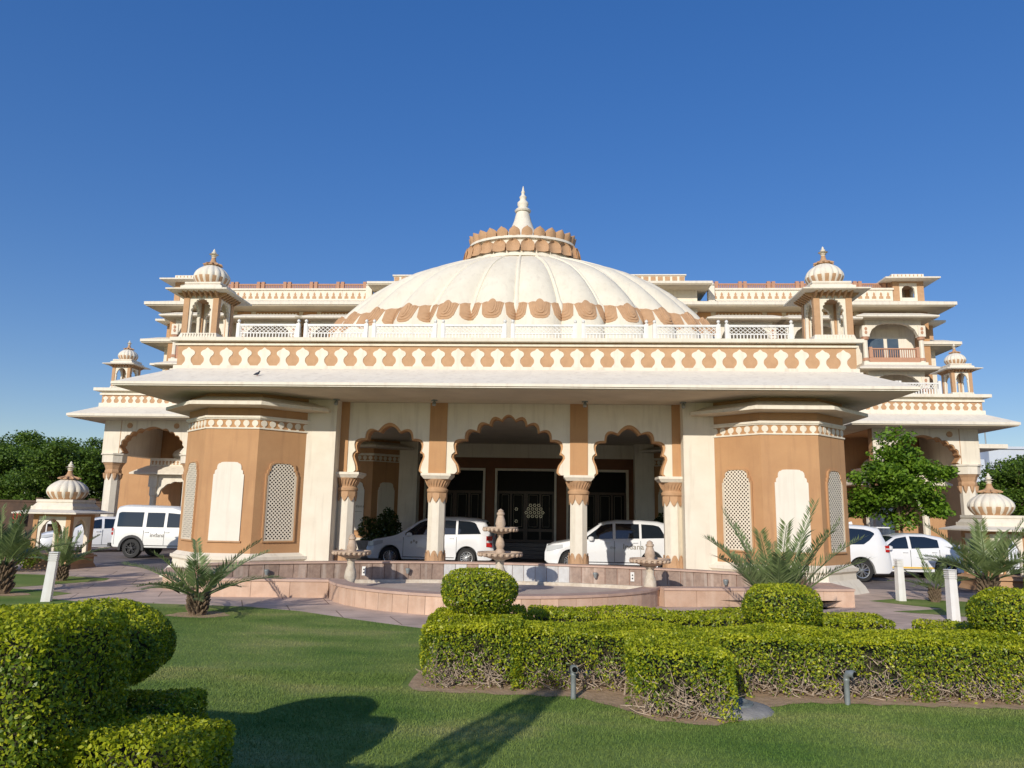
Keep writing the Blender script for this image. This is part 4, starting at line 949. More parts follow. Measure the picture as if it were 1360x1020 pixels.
for s, pl in ((1, [(8.0, 17.56), (8.0, 18.9), (7.4, 19.4), (6.15, 18.2), (6.9, 17.42)]), (-1, [(-8.05, 18.1), (-6.9, 17.2), (-6.15, 18.15), (-7.4, 19.4), (-8.5, 19.3)])): b = MB(); b.prismz(pl, 0, .385); fb(b, 'end_ledge', PINKTOP)
# spot lamps and switch plates on back wall
def wall_at(x, z, off=-.02): p = arcp(x, off); return (p[0], p[1]-17, z)
sl = None
for i, x in enumerate((-5.5, -2.35, .05, 2.4, 5.35)):
    if sl is None:
        b = MB(); b.disc((0, 0, 0), (0, 1, 0), .035, .03, 10); b.tube([(0, 0, 0), (0, -.06, -.03), (0, -.08, .0)], .012, 6); b.lathe([(.03, -.05), (.06, .05), (.06, .08)], 12, 0, 0, -.09); sl = b.build('spot_lamp', GREYM, F); sl.location = wall_at(x, .42)
    else: c = sl.copy(); COL.objects.link(c); c.parent = F; c.location = wall_at(x, .42)
for x in (-3.42, 3.3):
    b = MB(); b.box(-.045, .045, -.03, .0, -.10, .12); o = b.build('switch_plate', WHITEP, F); o.location = wall_at(x, .42, -.002)
    b = MB(); b.disc((0, -.035, .05), (0, 1, 0), .018, .012, 8); b.disc((0, -.035, -.03), (0, 1, 0), .018, .012, 8); q = b.build('switch', PLAST, o)

def bowl(b, r, zr, h, mi=0):
    b.lathe([(.06, zr-h), (r*.35, zr-h*.92), (r*.7, zr-h*.62), (r*.90, zr-h*.40), (r*.92, zr-.035), (r*1.0, zr-.03), (r*1.02, zr), (r*.9, zr), (r*.8, zr-h*.3), (r*.3, zr-h*.6), (.04, zr-h*.62)], 40, mi)
    for i in range(22):
        a = 2*pi*i/22; b.lathe([(r*.085, zr-.028), (r*.10, zr-.05), (r*.085, zr-.078), (r*.02, zr-.10)], 8, mi, r*.945*cos(a), r*.945*sin(a))
def tier_top(b, z0, z1, r=.105):
    h = z1-z0; b.lathe([(r*1.05, z0), (r*.95, z0+.08*h), (r*1.15, z0+.2*h), (r*.95, z0+.45*h), (r*.72, z0+.62*h), (r*.70, z0+.66*h), (r*.88, z0+.70*h), (r*.88, z0+.78*h), (r*.6, z0+.84*h), (r*.66, z0+.9*h), (r*.3, z0+.97*h), (.01, z1)], 16, 0, 0, 0, 0, lambda a, k: 1+.03*sin(8*a))
def stem(b, z0, z1, r0=.19, r=.10, mi=0):
    h = z1-z0; b.lathe([(r0, z0), (r0, z0+.06*h), (r0*.85, z0+.12*h), (r*.95, z0+.2*h), (r*1.35, z0+.38*h), (r*1.2, z0+.58*h), (r*.75, z0+.78*h), (r*.85, z0+.86*h), (r*.8, z0+.92*h), (r*1.3, z1)], 18, mi, 0, 0, 0, lambda a, k: 1+.04*sin(8*a))
m_ = empty('tiered_fountain', 'tall two-bowl carved sandstone fountain in the middle of the basin', 'fountain', (.17, 16.8, .27))
b = MB(); b.lathe([(.30, -.12), (.30, -.04), (.24, 0)], 8); stem(b, 0, .66, .20, .115); b.build('pedestal', PALEST, m_, True, 45)
b = MB(); bowl(b, .49, .81, .17); b.build('lower_bowl', STONEF, m_, True, 40)
b = MB(); stem(b, .79, 1.22, .12, .075); b.build('upper_pedestal', STONEF, m_, True, 45)
b = MB(); bowl(b, .385, 1.35, .15); b.build('upper_bowl', STONEF, m_, True, 40)
b = MB(); tier_top(b, 1.33, 1.75, .10); b.build('finial', STONEF, m_, True, 45)
s_ = empty('bowl_fountain', 'single-bowl carved sandstone fountain at the left end of the basin', 'fountain', (-3.38, 17.6, .14), 0, 'single-bowl side fountains')
b = MB(); stem(b, 0, .68, .17, .105); b.build('pedestal', PALEST, s_, True, 45)
b = MB(); bowl(b, .44, .86, .18); b.build('bowl', STONEF, s_, True, 40)
b = MB(); tier_top(b, .84, 1.25); b.build('finial', STONEF, s_, True, 45)
copy_tree(s_, None, (3.48, 16.95, .14), None, 'single-bowl carved sandstone fountain at the right end of the basin')

# ================================================================== CARS
def interp(tab, x): return float(np.interp(x, [t[0] for t in tab], [t[1] for t in tab]))
def car(name, label, cat, loc, rz, L, W, top, belt, wins, wheels, rw, m, ground=.22, glass=CGLASS, group=None, seams=(), handles=(), head=None, tail=None, mirror=None, stripe=None, ws=None, clad=False, tumble=.16, spokes=5):
    """car along local +X = rear; x=0 front bumper"""
    e = empty(name, label, cat, loc, rz, group)
    hw = W/2; N = int(L/.05)+1; xs = np.linspace(0, L, N); b = MB(); rings = []
    def hwx(x):     # plan taper
        t = min(x, L-x); return hw*(1-.16*max(0, 1-t/.55)**2.2-.02*max(0, 1-t/1.4))
    def sec(x):
        zt = interp(top, x); bl = min(interp(belt, x), zt-.05); zb = ground
        for wx in wheels:
            d = abs(x-wx); ra = rw+.055
            if d < ra: zb = max(zb, rw+math.sqrt(ra*ra-d*d))
        zb0 = zb; edge = min(x, L-x)
        if edge < .12: zb = max(zb, ground+.10*(1-edge/.12))
        zb = min(zb, bl-.08); h = hwx(x); g = (zt-bl); tm = tumble*min(1, g/.45)
        zm = zb+(bl-zb)*.45
        return [(0, zb), (h*.93, zb), (h*.99, zb+.03 if zb < bl-.1 else zb+.01), (h, zm), (h*.985, bl-.04), (h*.965, bl), (h-tm*.55-.02, bl+g*.55), (h-tm-.015, zt-.085*min(1, g/.3)), (h-tm-.12, zt-.02*min(1, g/.3)), (h*.35, zt+.0), (0, zt+.005)]
    S = [sec(x) for x in xs]; K = len(S[0]); v = []; f = []; mi = []
    for sg in (1, -1):
        base = len(v)
        for x, sc in zip(xs, S): v += [(x-L/2, sg*y, z) for y, z in sc]
        for i in range(N-1):
            for k in range(K-1):
                a = base+i*K+k; q = (a, a+1, a+K+1, a+K); q = q if sg < 0 else q[::-1]
                f.append(q); g_ = 0
                xm = (xs[i]+xs[i+1])/2
                if k >= 8-0 and ws:
                    for (w0, w1) in ws:
                        if w0 < xm < w1: g_ = 1
                mi.append(g_)
        f.append(tuple(base+k for k in range(K))); mi.append(0); f.append(tuple(base+(N-1)*K+k for k in range(K))[::-1]); mi.append(0)
    b.v = v; b.f = f; b.mi = mi
    body = b.build('body', [m, glass], e, True, 42)
    # under tray / wheel well darkness
    b = MB(); b.box(-L/2+.25, L/2-.25, -hw*.86, hw*.86, ground+.02, rw+.34); b.build('underbody', RUB, e)
    def side(x, z, off):
        sc = sec(x); pts = sc[4:9]
        y = np.interp(z, [p[1] for p in pts], [p[0] for p in pts]); return y+off
    for sg in (1, -1):
        for wi_, (x0, x1, tt, bb) in enumerate(wins):
            b = MB(); n = 14; v = []
            for i in range(n+1):
                x = x0+(x1-x0)*i/n; z1 = interp(tt, x); z0 = interp(bb, x)
                for q in range(4): z = z0+(z1-z0)*q/3; v.append((x-L/2, sg*side(x, z, .012), z))
            f = [(i*4+q, i*4+q+1, i*4+q+5, i*4+q+4) for i in range(n) for q in range(3)]; b.add(v, f if sg < 0 else [q[::-1] for q in f])
            b.build('side_window', glass, e, True)
        b = MB()
        for x in seams: b.box(x-L/2-.006, x-L/2+.006, *sorted((sg*(hwx(x)-.03), sg*(hwx(x)+.0025))), ground+.12, interp(belt, x)-.05)
        for (xa, xb, z) in ((wheels[0]+.45, wheels[1]-.45, ground+.10),): b.box(xa-L/2, xb-L/2, *sorted((sg*(hw-.03), sg*(hw+.006))), z-.012, z+.012)
        if seams: b.build('door_seams', PLAST, e)
        for x, z in handles: b = MB(); b.box(x-L/2-.08, x-L/2+.08, *sorted((sg*(hw-.02), sg*(hw+.03))), z-.014, z+.016); b.build('door_handle', m, e)
        if stripe: b = MB(); b.box(stripe[0]-L/2, stripe[1]-L/2, *sorted((sg*(hw-.03), sg*(hw+.006))), stripe[2], stripe[3]); b.build('side_stripe', YEL, e)
        if clad:
            for wx in wheels:
                b = MB(); n = 14; ra = rw+.05; rb = rw+.14; v = []
                for i in range(n+1):
                    t = -.15+(pi+.3)*i/n
                    for r_ in (ra, rb): v += [(wx-L/2+r_*cos(t), sg*(hw+.03), rw+r_*sin(t)), (wx-L/2+r_*cos(t), sg*(hw-.06), rw+r_*sin(t))]
                f = []
                for i in range(n): a = i*4; f += [(a, a+2, a+6, a+4), (a+2, a+3, a+7, a+6), (a, a+4, a+5, a+1)]
                b.add(v, f)
                b.build('wheel_arch_trim', PLAST, e)
        if mirror:
            x, z = mirror; b = MB(); b.lathe([(.02, -.07), (.08, -.05), (.10, .0), (.09, .06), (.03, .09)], 12, 0, 0, 0, 0, None, 1, .75); b.T = None
            o = b.build('side_mirror', m, e, True); o.location = (x-L/2, sg*(side(x, z, .11)), z)
            b = MB(); b.tube([(0, -sg*.13, -.02), (0, 0, -.02)], .025, 6); b.build('mirror_arm', PLAST, o)
        if head:
            x0, x1, z0, z1 = head; b = MB(); v = []
            for i in range(9):
                x = x0+(x1-x0)*i/8; zz0 = z0+(z1-z0)*.55*(i/8)**1.3; zz1 = z1-(z1-z0)*.25*(1-i/8)
                yy = sg*(np.interp(x, [0, L], [0, 0])+hwx(x)+.008)
                v += [(x-L/2, yy, zz0), (x-L/2, yy*.985, zz1)]
            f = [(2*i, 2*i+1, 2*i+3, 2*i+2) for i in range(8)]; b.add(v, f if sg < 0 else [q[::-1] for q in f])
            b.box(x0-L/2-.012, x0-L/2+.03, *sorted((sg*hwx(x0)*.55, sg*hwx(x0)*.98)), z0, z1-.05); b.build('headlight', CHROME, e)
        if tail:
            x0, x1, z0, z1 = tail; b = MB(); b.box(x0-L/2, x1-L/2, *sorted((sg*(hwx(x0)-.14), sg*(hwx(x0)+.006))), z0, z1); tl = b.build('taillight', REDL, e)
            b = MB(); b.box(x0-L/2+.01, x1-L/2+.004, *sorted((sg*(hwx(x0)-.12), sg*(hwx(x0)+.009))), z0+(z1-z0)*.38, z0+(z1-z0)*.58); b.build('reversing_lamp', CHROME, tl)
    # wheels
    wp = None
    for sg in (1, -1):
        for wx in wheels:
            we = empty('wheel', None, None); we.parent = e; we.location = (wx-L/2, sg*(hw-.12), rw); we.rotation_euler = (0, 0, 0 if sg < 0 else pi)
            if wp is None:
                b = MB(); b.T = Matrix.Rotation(pi/2, 4, 'X'); b.lathe([(rw*.66, -.11), (rw*.94, -.11), (rw, -.07), (rw, .07), (rw*.94, .11), (rw*.66, .11)], 32, 0, cap=False); b.lathe([(.01, -.09), (rw*.67, -.09), (rw*.67, .02), (.01, .02)], 24); b.T = None; ty = b.build('tyre', RUB, we, True, 40)
                b = MB(); yf = -.095
                b.T = Matrix.Rotation(pi/2, 4, 'X'); b.lathe([(rw*.60, .085), (rw*.68, .085), (rw*.68, .105), (rw*.60, .10)], 32, cap=False); b.lathe([(.01, .06), (rw*.15, .06), (rw*.13, .10), (.01, .105)], 16); b.T = None
                for k in range(spokes):
                    for d in (-.13, .13):
                        a = 2*pi*k/spokes+d+.3; p0 = (rw*.13*cos(a), -.085, rw*.13*sin(a)); p1 = (rw*.62*cos(a+d*.6), -.092, rw*.62*sin(a+d*.6)); b.tube([p0, p1], [rw*.065, rw*.05], 5)
                rm = b.build('rim', ALLOY, we, True, 40); wp = (ty, rm)
            else:
                for o in wp: c = o.copy(); COL.objects.link(c); c.parent = we
    return e
mpv_top = [(0, .62), (.05, .80), (.25, .92), (.95, 1.06), (1.15, 1.13), (1.85, 1.60), (2.1, 1.69), (2.5, 1.75), (3.3, 1.755), (3.9, 1.72), (4.25, 1.64), (4.36, 1.45), (4.48, 1.12), (4.55, .95), (4.585, .6)]
mpv_belt = [(0, .6), (.3, .82), (1.0, .98), (1.3, 1.06), (4.2, 1.14), (4.585, 1.0)]
mpv_wins = [(1.42, 2.32, [(1.42, 1.16), (1.92, 1.53), (2.1, 1.60), (2.32, 1.62)], [(1.42, 1.08), (2.32, 1.12)]), (2.42, 3.22, [(2.42, 1.63), (3.22, 1.62)], [(2.42, 1.12), (3.22, 1.14)]), (3.30, 4.12, [(3.30, 1.62), (3.7, 1.60), (3.92, 1.55), (4.12, 1.18)], [(3.30, 1.14), (3.5, 1.15), (4.12, 1.17)])]
MG = 'white cars parked about the porch'
kw = dict(L=4.585, W=1.77, top=mpv_top, belt=mpv_belt, wins=mpv_wins, wheels=(.88, 3.63), rw=.33, m=CAR, ground=.23, seams=(1.36, 2.37, 3.26), handles=((2.15, .98), (3.08, 1.0)), head=(.07, .62, .66, .90), tail=(4.32, 4.53, .72, 1.10), mirror=(1.58, 1.10), ws=[(1.2, 1.88), (4.27, 4.42)], spokes=8)
c1 = car('parked_mpv', 'white people carrier under the left arch, its side partly hidden behind a column', 'car', (-3.08, 27.6, 0), 0, group=MG, **kw)
c2 = car('parked_mpv', 'white people carrier with lettering on its doors under the right arch, front facing left', 'car', (3.32, 26.9, 0), 0, group=MG, **kw)
text_mesh('Indana', .26, LETTER, 'door_lettering', c2, (.72, -.895, .78), (pi/2, 0, 0), .003, 1.05)
text_mesh('the', .15, PALEL, 'door_lettering', c2, (.02, -.895, .78), (pi/2, 0, 0), .003)
for k in range(3):
    b = MB(); b.T = Matrix.Translation((-.55+.09*(k-1), -.893, .84+(.05 if k == 1 else 0))); b.slab([(.035*cos(t), .05*sin(t)) for t in np.linspace(0, 2*pi, 9)[:-1]], -.003, .003); b.build('door_emblem', PALEL, c1)
su_top = [(0, .7), (.06, .95), (.3, 1.02), (1.1, 1.12), (1.85, 1.62), (2.2, 1.74), (3.2, 1.77), (4.2, 1.72), (4.55, 1.72), (4.58, 1.66), (4.42, 1.62), (4.62, 1.25), (4.68, 1.0), (4.73, .65)]
su_top = [(0, .7), (.06, .95), (.3, 1.02), (1.1, 1.12), (1.85, 1.62), (2.2, 1.74), (3.2, 1.77), (4.1, 1.73), (4.45, 1.66), (4.55, 1.40), (4.66, 1.10), (4.70, .9), (4.735, .6)]
c3 = car('parked_mpv', 'white tall estate car with dark tinted windows, its rear showing past the right corner bay', 'car', (9.55, 25.25, 0), 0, group=MG, L=4.735, W=1.83, top=su_top, belt=[(0, .7), (1.2, 1.06), (4.3, 1.16), (4.735, 1.0)],
    wins=[(1.5, 2.4, [(1.5, 1.2), (1.95, 1.55), (2.4, 1.66)], [(1.5, 1.1), (2.4, 1.13)]), (2.48, 3.3, [(2.48, 1.66), (3.3, 1.65)], [(2.48, 1.13), (3.3, 1.15)]), (3.36, 4.22, [(3.36, 1.64), (3.9, 1.61), (4.12, 1.56), (4.22, 1.50)], [(3.36, 1.14), (3.85, 1.15), (4.05, 1.28), (4.22, 1.46)])], wheels=(.9, 3.75), rw=.345, m=CAR, ground=.24, seams=(1.4, 2.44, 3.33), handles=((2.2, 1.02), (3.1, 1.04)), head=(.07, .6, .72, .95), tail=(4.52, 4.64, .92, 1.12), mirror=(1.6, 1.12), ws=[(1.15, 1.9), (4.46, 4.6)], clad=False, spokes=6)
b = MB(); b.box(2.02, 2.42, -.62, .62, 1.655, 1.69); b.build('roof_spoiler', CAR, c3)
b = MB(); b.slab([(0, 0), (.16, 0), (.13, .09), (.05, .07)], -.02, .02); o = b.build('roof_antenna', CAR, c3); o.location = (1.35, 0, 1.755)
sed_top = [(0, .55), (.05, .72), (.3, .82), (1.0, .93), (1.2, .98), (1.85, 1.38), (2.3, 1.47), (2.9, 1.47), (3.4, 1.38), (3.85, 1.10), (4.1, 1.03), (4.25, .98), (4.3, .6)]
sed_w = [(1.45, 2.2, [(1.45, 1.02), (1.85, 1.30), (2.2, 1.37)], [(1.45, .96), (2.2, .98)]), (2.3, 3.2, [(2.3, 1.38), (2.8, 1.37), (3.2, 1.27)], [(2.3, .98), (3.2, 1.02)])]
skw = dict(L=4.3, W=1.7, top=sed_top, belt=[(0, .5), (1.0, .88), (1.3, .95), (3.9, 1.02), (4.3, .95)], wins=sed_w, wheels=(.82, 3.35), rw=.31, m=CAR, ground=.2, seams=(1.35, 2.25, 3.2), handles=((2.08, .86), (3.02, .88)), head=(.07, .5, .58, .76), tail=(4.12, 4.22, .68, .92), mirror=(1.55, .98), ws=[(1.22, 1.84), (3.42, 3.84)])
c4 = car('parked_taxi', 'white taxi with a yellow stripe along its sill, parked behind the right palm', 'car', (13.15, 27.0, 0), 0, group=MG, stripe=(1.1, 3.0, .33, .385), **skw)
c5 = car('parked_sedan', 'white sedan seen nose-on beyond the left garden kiosk', 'car', (-18.3, 31.5, 0), R(38), group=MG, **skw)
c6 = car('parked_hatchback', 'white car with red tail lamps seen through the right garden kiosk', 'car', (17.9, 29.5, 0), R(8), group=MG, **skw)
van_top = [(0, .7), (.08, 1.0), (1.15, 1.10), (1.25, 1.16), (1.62, 1.72), (1.8, 1.86), (2.1, 1.95), (4.0, 1.99), (4.3, 1.93), (4.38, 1.82), (4.42, 1.1), (4.45, .5)]
c7 = car('parked_van', 'boxy white jeep-style van with raised roof behind the left garden kiosk, rear facing left', 'van', (-13.25, 28.6, 0), pi, group=MG, L=4.45, W=1.75, top=van_top, belt=[(0, .7), (1.1, 1.05), (4.45, 1.12)],
    wins=[(1.60, 2.25, [(1.60, 1.45), (1.72, 1.66), (2.25, 1.70)], [(1.60, 1.16), (2.25, 1.16)]), (2.37, 3.05, [(2.37, 1.70), (3.05, 1.70)], [(2.37, 1.16), (3.05, 1.16)]), (3.20, 4.22, [(3.20, 1.71), (4.12, 1.71), (4.22, 1.66)], [(3.20, 1.16), (4.22, 1.16)])], wheels=(.85, 3.55), rw=.36, m=CAR2, ground=.38, glass=CGLASS, seams=(1.55, 2.31, 3.12, 4.30), handles=((2.2, .98), (3.0, .98)), head=(.1, .4, .75, .95), tail=(4.36, 4.43, .85, 1.1), mirror=(1.5, 1.25), ws=[(1.28, 1.6)], clad=True, tumble=.10)
for _o in COL.objects:
    if _o.parent and _o.parent.parent == c7 and _o.name.startswith('rim'): _o.data.materials[0] = PLAST
text_mesh('indana', .22, PALEL, 'door_lettering', c7, (.35, .886, .80), (pi/2, 0, pi), .003)
b = MB(); b.box(2.2, 2.3, -.8, .8, .42, .55); b.box(-2.0, 2.0, -.02, .02, .41, .42); b.build('bumper', PLAST, c7)
b = MB(); b.box(2.20, 2.30, -.2, .45, .75, 1.35); b.build('spare_wheel_cover', PLAST, c7)

# ================================================================== BOLLARDS, LAMP POSTS, SMALL THINGS
BG = 'white garden light bollards'
bo = empty('bollard_light', 'white square bollard light leaning slightly on the left lawn in front of the small palm', 'bollard', (-8.93, 15.05, 0), .35, BG)
b = MB(); b.frus([(-.085, -.085, 0), (.085, -.085, 0), (.085, .085, 0), (-.085, .085, 0)], [(-.075, -.075, .80), (.075, -.075, .80), (.075, .075, .80), (-.075, .075, .80)]); b.build('post', WHITEP, bo)
b = MB(); 
for k in range(4): b.box(-.082, .082, -.082, .082, .815+.038*k, .838+.038*k)
b.box(-.06, .06, -.06, .06, .80, .95); b.build('louvre_head', WHITEP, bo)
b = MB(); b.box(-.085, .085, -.085, .085, .968, .985); b.build('cap', WHITEP, bo)
bo.rotation_euler = (0, R(3), .35)
copy_tree(bo, None, (9.75, 19.1, 0), .1, 'white square bollard light beside the rear wheel of the white estate car')
copy_tree(bo, None, (9.2, 15.6, 0), .1, 'larger-looking white square bollard light nearer the hedge at the right').rotation_euler = (0, 0, .1)
lp = empty('garden_spot_post', 'grey metal elbow lamp post before the hedge left of the rounded hedge end', 'lamp post', (1.6, 8.38, 0), -.2, 'short grey elbow lamp posts'); lp.scale = (.88,)*3
b = MB(); b.lathe([(.033, 0), (.033, .27), (.038, .28), (.038, .30), (.033, .31)], 14); b.build('post', GREYM, lp, True)
b = MB(); b.tube([(0, 0, .29), (0, -.005, .33), (0, -.03, .365), (.02, -.07, .37), (.03, -.10, .365)], [.034, .037, .042, .045, .047], 14); hd = b.build('elbow_head', GREYM, lp, True)
b = MB(); b.disc((.033, -.102, .364), (.2, -1, -.1), .032, .01, 14); b.build('lens', GLASSD, hd)
copy_tree(lp, None, (4.5, 8.52, 0), .4, 'grey metal elbow lamp post before the right stretch of hedge')
dr_ = empty('manhole_cover', 'grey concrete manhole surround with a dark ring lid beside the rounded hedge end', 'manhole', (3.22, 8.15, 0)); dr_.scale = (.8, .8, 1)
b = MB(); b.lathe([(.50, 0), (.45, .035), (.31, .065), (.28, .065)], 30, 0, 0, 0, 0, lambda a, k: 1+.04*sin(3*a+1)); b.build('surround', CONC, dr_, True)
b = MB(); b.lathe([(.25, .05), (.25, .085), (.20, .09), (.18, .078)], 26); b.lathe([(.05, .075), (.05, .10), (.03, .11)], 12); b.build('lid', GREYM, dr_, True)
# pigeon
pg = empty('pigeon', 'dark pigeon standing on the front eave above the left corner bay', 'bird', (-6.75, 19.45, 5.49), .9); pg.scale = (.62,)*3
b = MB(); b.T = Matrix.Rotation(R(-25), 4, 'Y'); b.lathe([(.005, -.17), (.03, -.12), (.055, -.05), (.065, .02), (.05, .08), (.03, .12)], 12); b.T = Matrix.Rotation(R(65), 4, 'Y')
b = MB(); b.tube([(-.17, 0, .03), (-.08, 0, .07), (0, 0, .10), (.06, 0, .14), (.085, 0, .19), (.10, 0, .22), (.125, 0, .225), (.15, 0, .215)], [.012, .045, .062, .05, .033, .032, .022, .004], 10); b.build('bird_body', BIRD, pg, True)
b = MB(); b.tube([(0, -.02, .07), (.005, -.02, 0)], .006, 5); b.tube([(0, .02, .07), (.005, .02, 0)], .006, 5); b.build('leg', REDB, pg)
# far left wall, board, red box
wl = empty('boundary_wall', 'low brown boundary wall under the trees at the far left', 'wall', (-30, 40, 0))
b = MB(); b.box(-16, 6.5, -.15, .15, 0, 2.05, 0); b.box(-16.05, 6.55, -.2, .2, 2.05, 2.15, 1)
for i in range(8): b.box(-15+3*i-.2, -15+3*i+.2, -.22, .22, 0, 2.3, 0)
SHADEBRK = mat('tree_shade_brick', (.11, .065, .04), .9, (.07, .045, .03), 3); b.build('masonry', [SHADEBRK, SHADEBRK], wl)  # brick colour darkened to imitate shade from the trees
sg = empty('notice_board', 'small white notice board with a blue emblem against the far left wall', 'sign', (-26.2, 39.5, 0))
b = MB(); b.box(-.42, .42, -.03, .03, .9, 1.75); b.box(-.03, .03, 0, .05, 0, .9); b.build('board', WHITEP, sg); b = MB(); b.disc((0, -.035, 1.35), (0, 1, 0), .2, .01, 20); b.build('emblem', SIGNB, sg)
fx = empty('fire_cabinet', 'red cabinet on the far left wall beside the notice board', 'cabinet', (-27.9, 39.6, .35)); fx.scale = (.6, .6, .6); b = MB(); b.box(-.4, .4, -.25, 0, .9, 1.9); b.build('cabinet_body', REDB, fx); b = MB(); b.box(-.34, .34, -.27, -.25, .96, 1.84); b.build('cabinet_door', REDB, fx)
# far right pale block
db = empty('distant_building', 'pale bluish flat-roofed building far off at the right edge', 'building', (62, 92, 0))
b = MB(); b.box(-9, 20, 0, 14, 0, 10.4); b.box(-9.2, 20.2, -.2, 14.2, 10.4, 10.7); b.hip(-14, -9, .5, 12, 0, .2, .2, 9.2); b.build('wall', PALEB, db)
b = MB(); b.box(-3.4, 3, -.4, 0, 6.0, 9.2); b.build('window', BROWNH, db); b = MB(); b.tube([(-7, 4, 10.7), (-7, 4, 14)], .08, 6); b.build('antenna', GREYM, db)

# ================================================================== HEDGES
def hedge(name, label, boxes, dens, size, m, tw=0, thin=1, group='clipped box hedges', core=True, twy=None, rnd=.065):
    bx = boxes[0]; o = empty(name, label, 'hedge', ((bx[0]+bx[1])/2, (bx[2]+bx[3])/2, 0), 0, group); T = Matrix.Translation(-o.location)
    Ps, Ns = [], []
    for q in boxes:
        p, n = box_samples(*q[:6], dens, rnd, thin)
        for r in boxes:     # drop leaves inside neighbours
            if r is q: continue
            ins = (p[:, 0] > r[0]+.09) & (p[:, 0] < r[1]-.09) & (p[:, 1] > r[2]+.09) & (p[:, 1] < r[3]-.09) & (p[:, 2] < r[5]-.09)
            p, n = p[~ins], n[~ins]
        Ps.append(p); Ns.append(n)
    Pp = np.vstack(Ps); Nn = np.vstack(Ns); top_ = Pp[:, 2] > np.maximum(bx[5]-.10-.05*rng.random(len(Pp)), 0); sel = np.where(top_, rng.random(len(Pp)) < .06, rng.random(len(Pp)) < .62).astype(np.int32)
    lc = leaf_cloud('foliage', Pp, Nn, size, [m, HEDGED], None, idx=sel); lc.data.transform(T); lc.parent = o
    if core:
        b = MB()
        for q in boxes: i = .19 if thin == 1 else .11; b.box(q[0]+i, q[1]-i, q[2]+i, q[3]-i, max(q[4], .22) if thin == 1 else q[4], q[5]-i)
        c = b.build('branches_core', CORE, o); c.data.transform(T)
    if tw:
        b = MB()
        for q in boxes: twigs(b, q[0]+.12, q[1]-.12, q[2]+.03, q[2]+.4, 0, q[5]*.62, int(tw*(q[1]-q[0])), .20)
        for q in boxes:
            for k in range(int((q[1]-q[0])*9)):
                x = random.uniform(q[0], q[1]); y = random.uniform(q[2]+.1, q[3]-.1); b.tube([(x, y, 0), (x+random.uniform(-.1, .1), y, .2), (x+random.uniform(-.2, .2), y, .4)], [.014, .01, .006], 5)
        c = b.build('twigs', TWIG, o); c.data.transform(T)
    return o
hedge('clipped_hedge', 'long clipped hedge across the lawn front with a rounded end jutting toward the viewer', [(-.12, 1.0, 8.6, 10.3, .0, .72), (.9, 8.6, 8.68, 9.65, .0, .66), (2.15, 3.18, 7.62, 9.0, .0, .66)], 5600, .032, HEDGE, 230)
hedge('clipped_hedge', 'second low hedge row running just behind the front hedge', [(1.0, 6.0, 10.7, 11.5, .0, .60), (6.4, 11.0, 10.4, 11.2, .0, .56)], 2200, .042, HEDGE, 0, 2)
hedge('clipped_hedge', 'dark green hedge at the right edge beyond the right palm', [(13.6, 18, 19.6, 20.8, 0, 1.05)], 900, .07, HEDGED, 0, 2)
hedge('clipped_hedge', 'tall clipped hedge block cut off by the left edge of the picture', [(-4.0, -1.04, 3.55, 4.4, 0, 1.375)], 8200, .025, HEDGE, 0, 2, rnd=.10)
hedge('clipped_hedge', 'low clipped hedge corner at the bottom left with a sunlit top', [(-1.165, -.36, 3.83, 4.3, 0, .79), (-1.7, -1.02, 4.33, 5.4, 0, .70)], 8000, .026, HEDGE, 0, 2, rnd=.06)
def topiary(label, c, r, rz, m, dens=4200, size=.034, stemh=.3):
    o = empty('topiary_ball', label, 'topiary', (c[0], c[1], 0), 0, 'clipped topiary balls'); p, n = ball_samples(c, r, rz, dens)
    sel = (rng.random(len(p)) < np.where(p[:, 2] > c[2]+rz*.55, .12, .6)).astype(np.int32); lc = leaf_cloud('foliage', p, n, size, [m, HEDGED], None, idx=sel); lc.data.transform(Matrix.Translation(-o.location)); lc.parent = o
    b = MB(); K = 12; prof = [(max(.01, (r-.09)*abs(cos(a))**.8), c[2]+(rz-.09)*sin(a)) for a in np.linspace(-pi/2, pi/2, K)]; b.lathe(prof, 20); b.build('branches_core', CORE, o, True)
    b = MB(); b.lathe([(.04, 0), (.035, c[2])], 8)
    for k in range(26):
        a = random.uniform(0, 2*pi); z = c[2]-rz*random.uniform(.1, .95); rr = r*.93*math.sqrt(max(0, 1-((z-c[2])/rz)**2)); b.tube([(rr*.4*cos(a), rr*.4*sin(a), z-.12), (rr*cos(a), rr*sin(a), z), (rr*cos(a+.2), rr*sin(a+.2), z+.1)], [.006, .004, .002], 4)
    b.build('stem', TWIG, o); return o
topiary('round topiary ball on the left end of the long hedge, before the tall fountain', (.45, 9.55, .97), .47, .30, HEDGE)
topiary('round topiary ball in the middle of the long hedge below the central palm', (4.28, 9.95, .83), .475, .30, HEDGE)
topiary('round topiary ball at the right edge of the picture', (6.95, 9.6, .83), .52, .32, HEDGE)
topiary('large shaded topiary ball behind the tall hedge block at the left', (-1.70, 4.95, 1.02), .53, .29, HEDGE, 8000, .026)

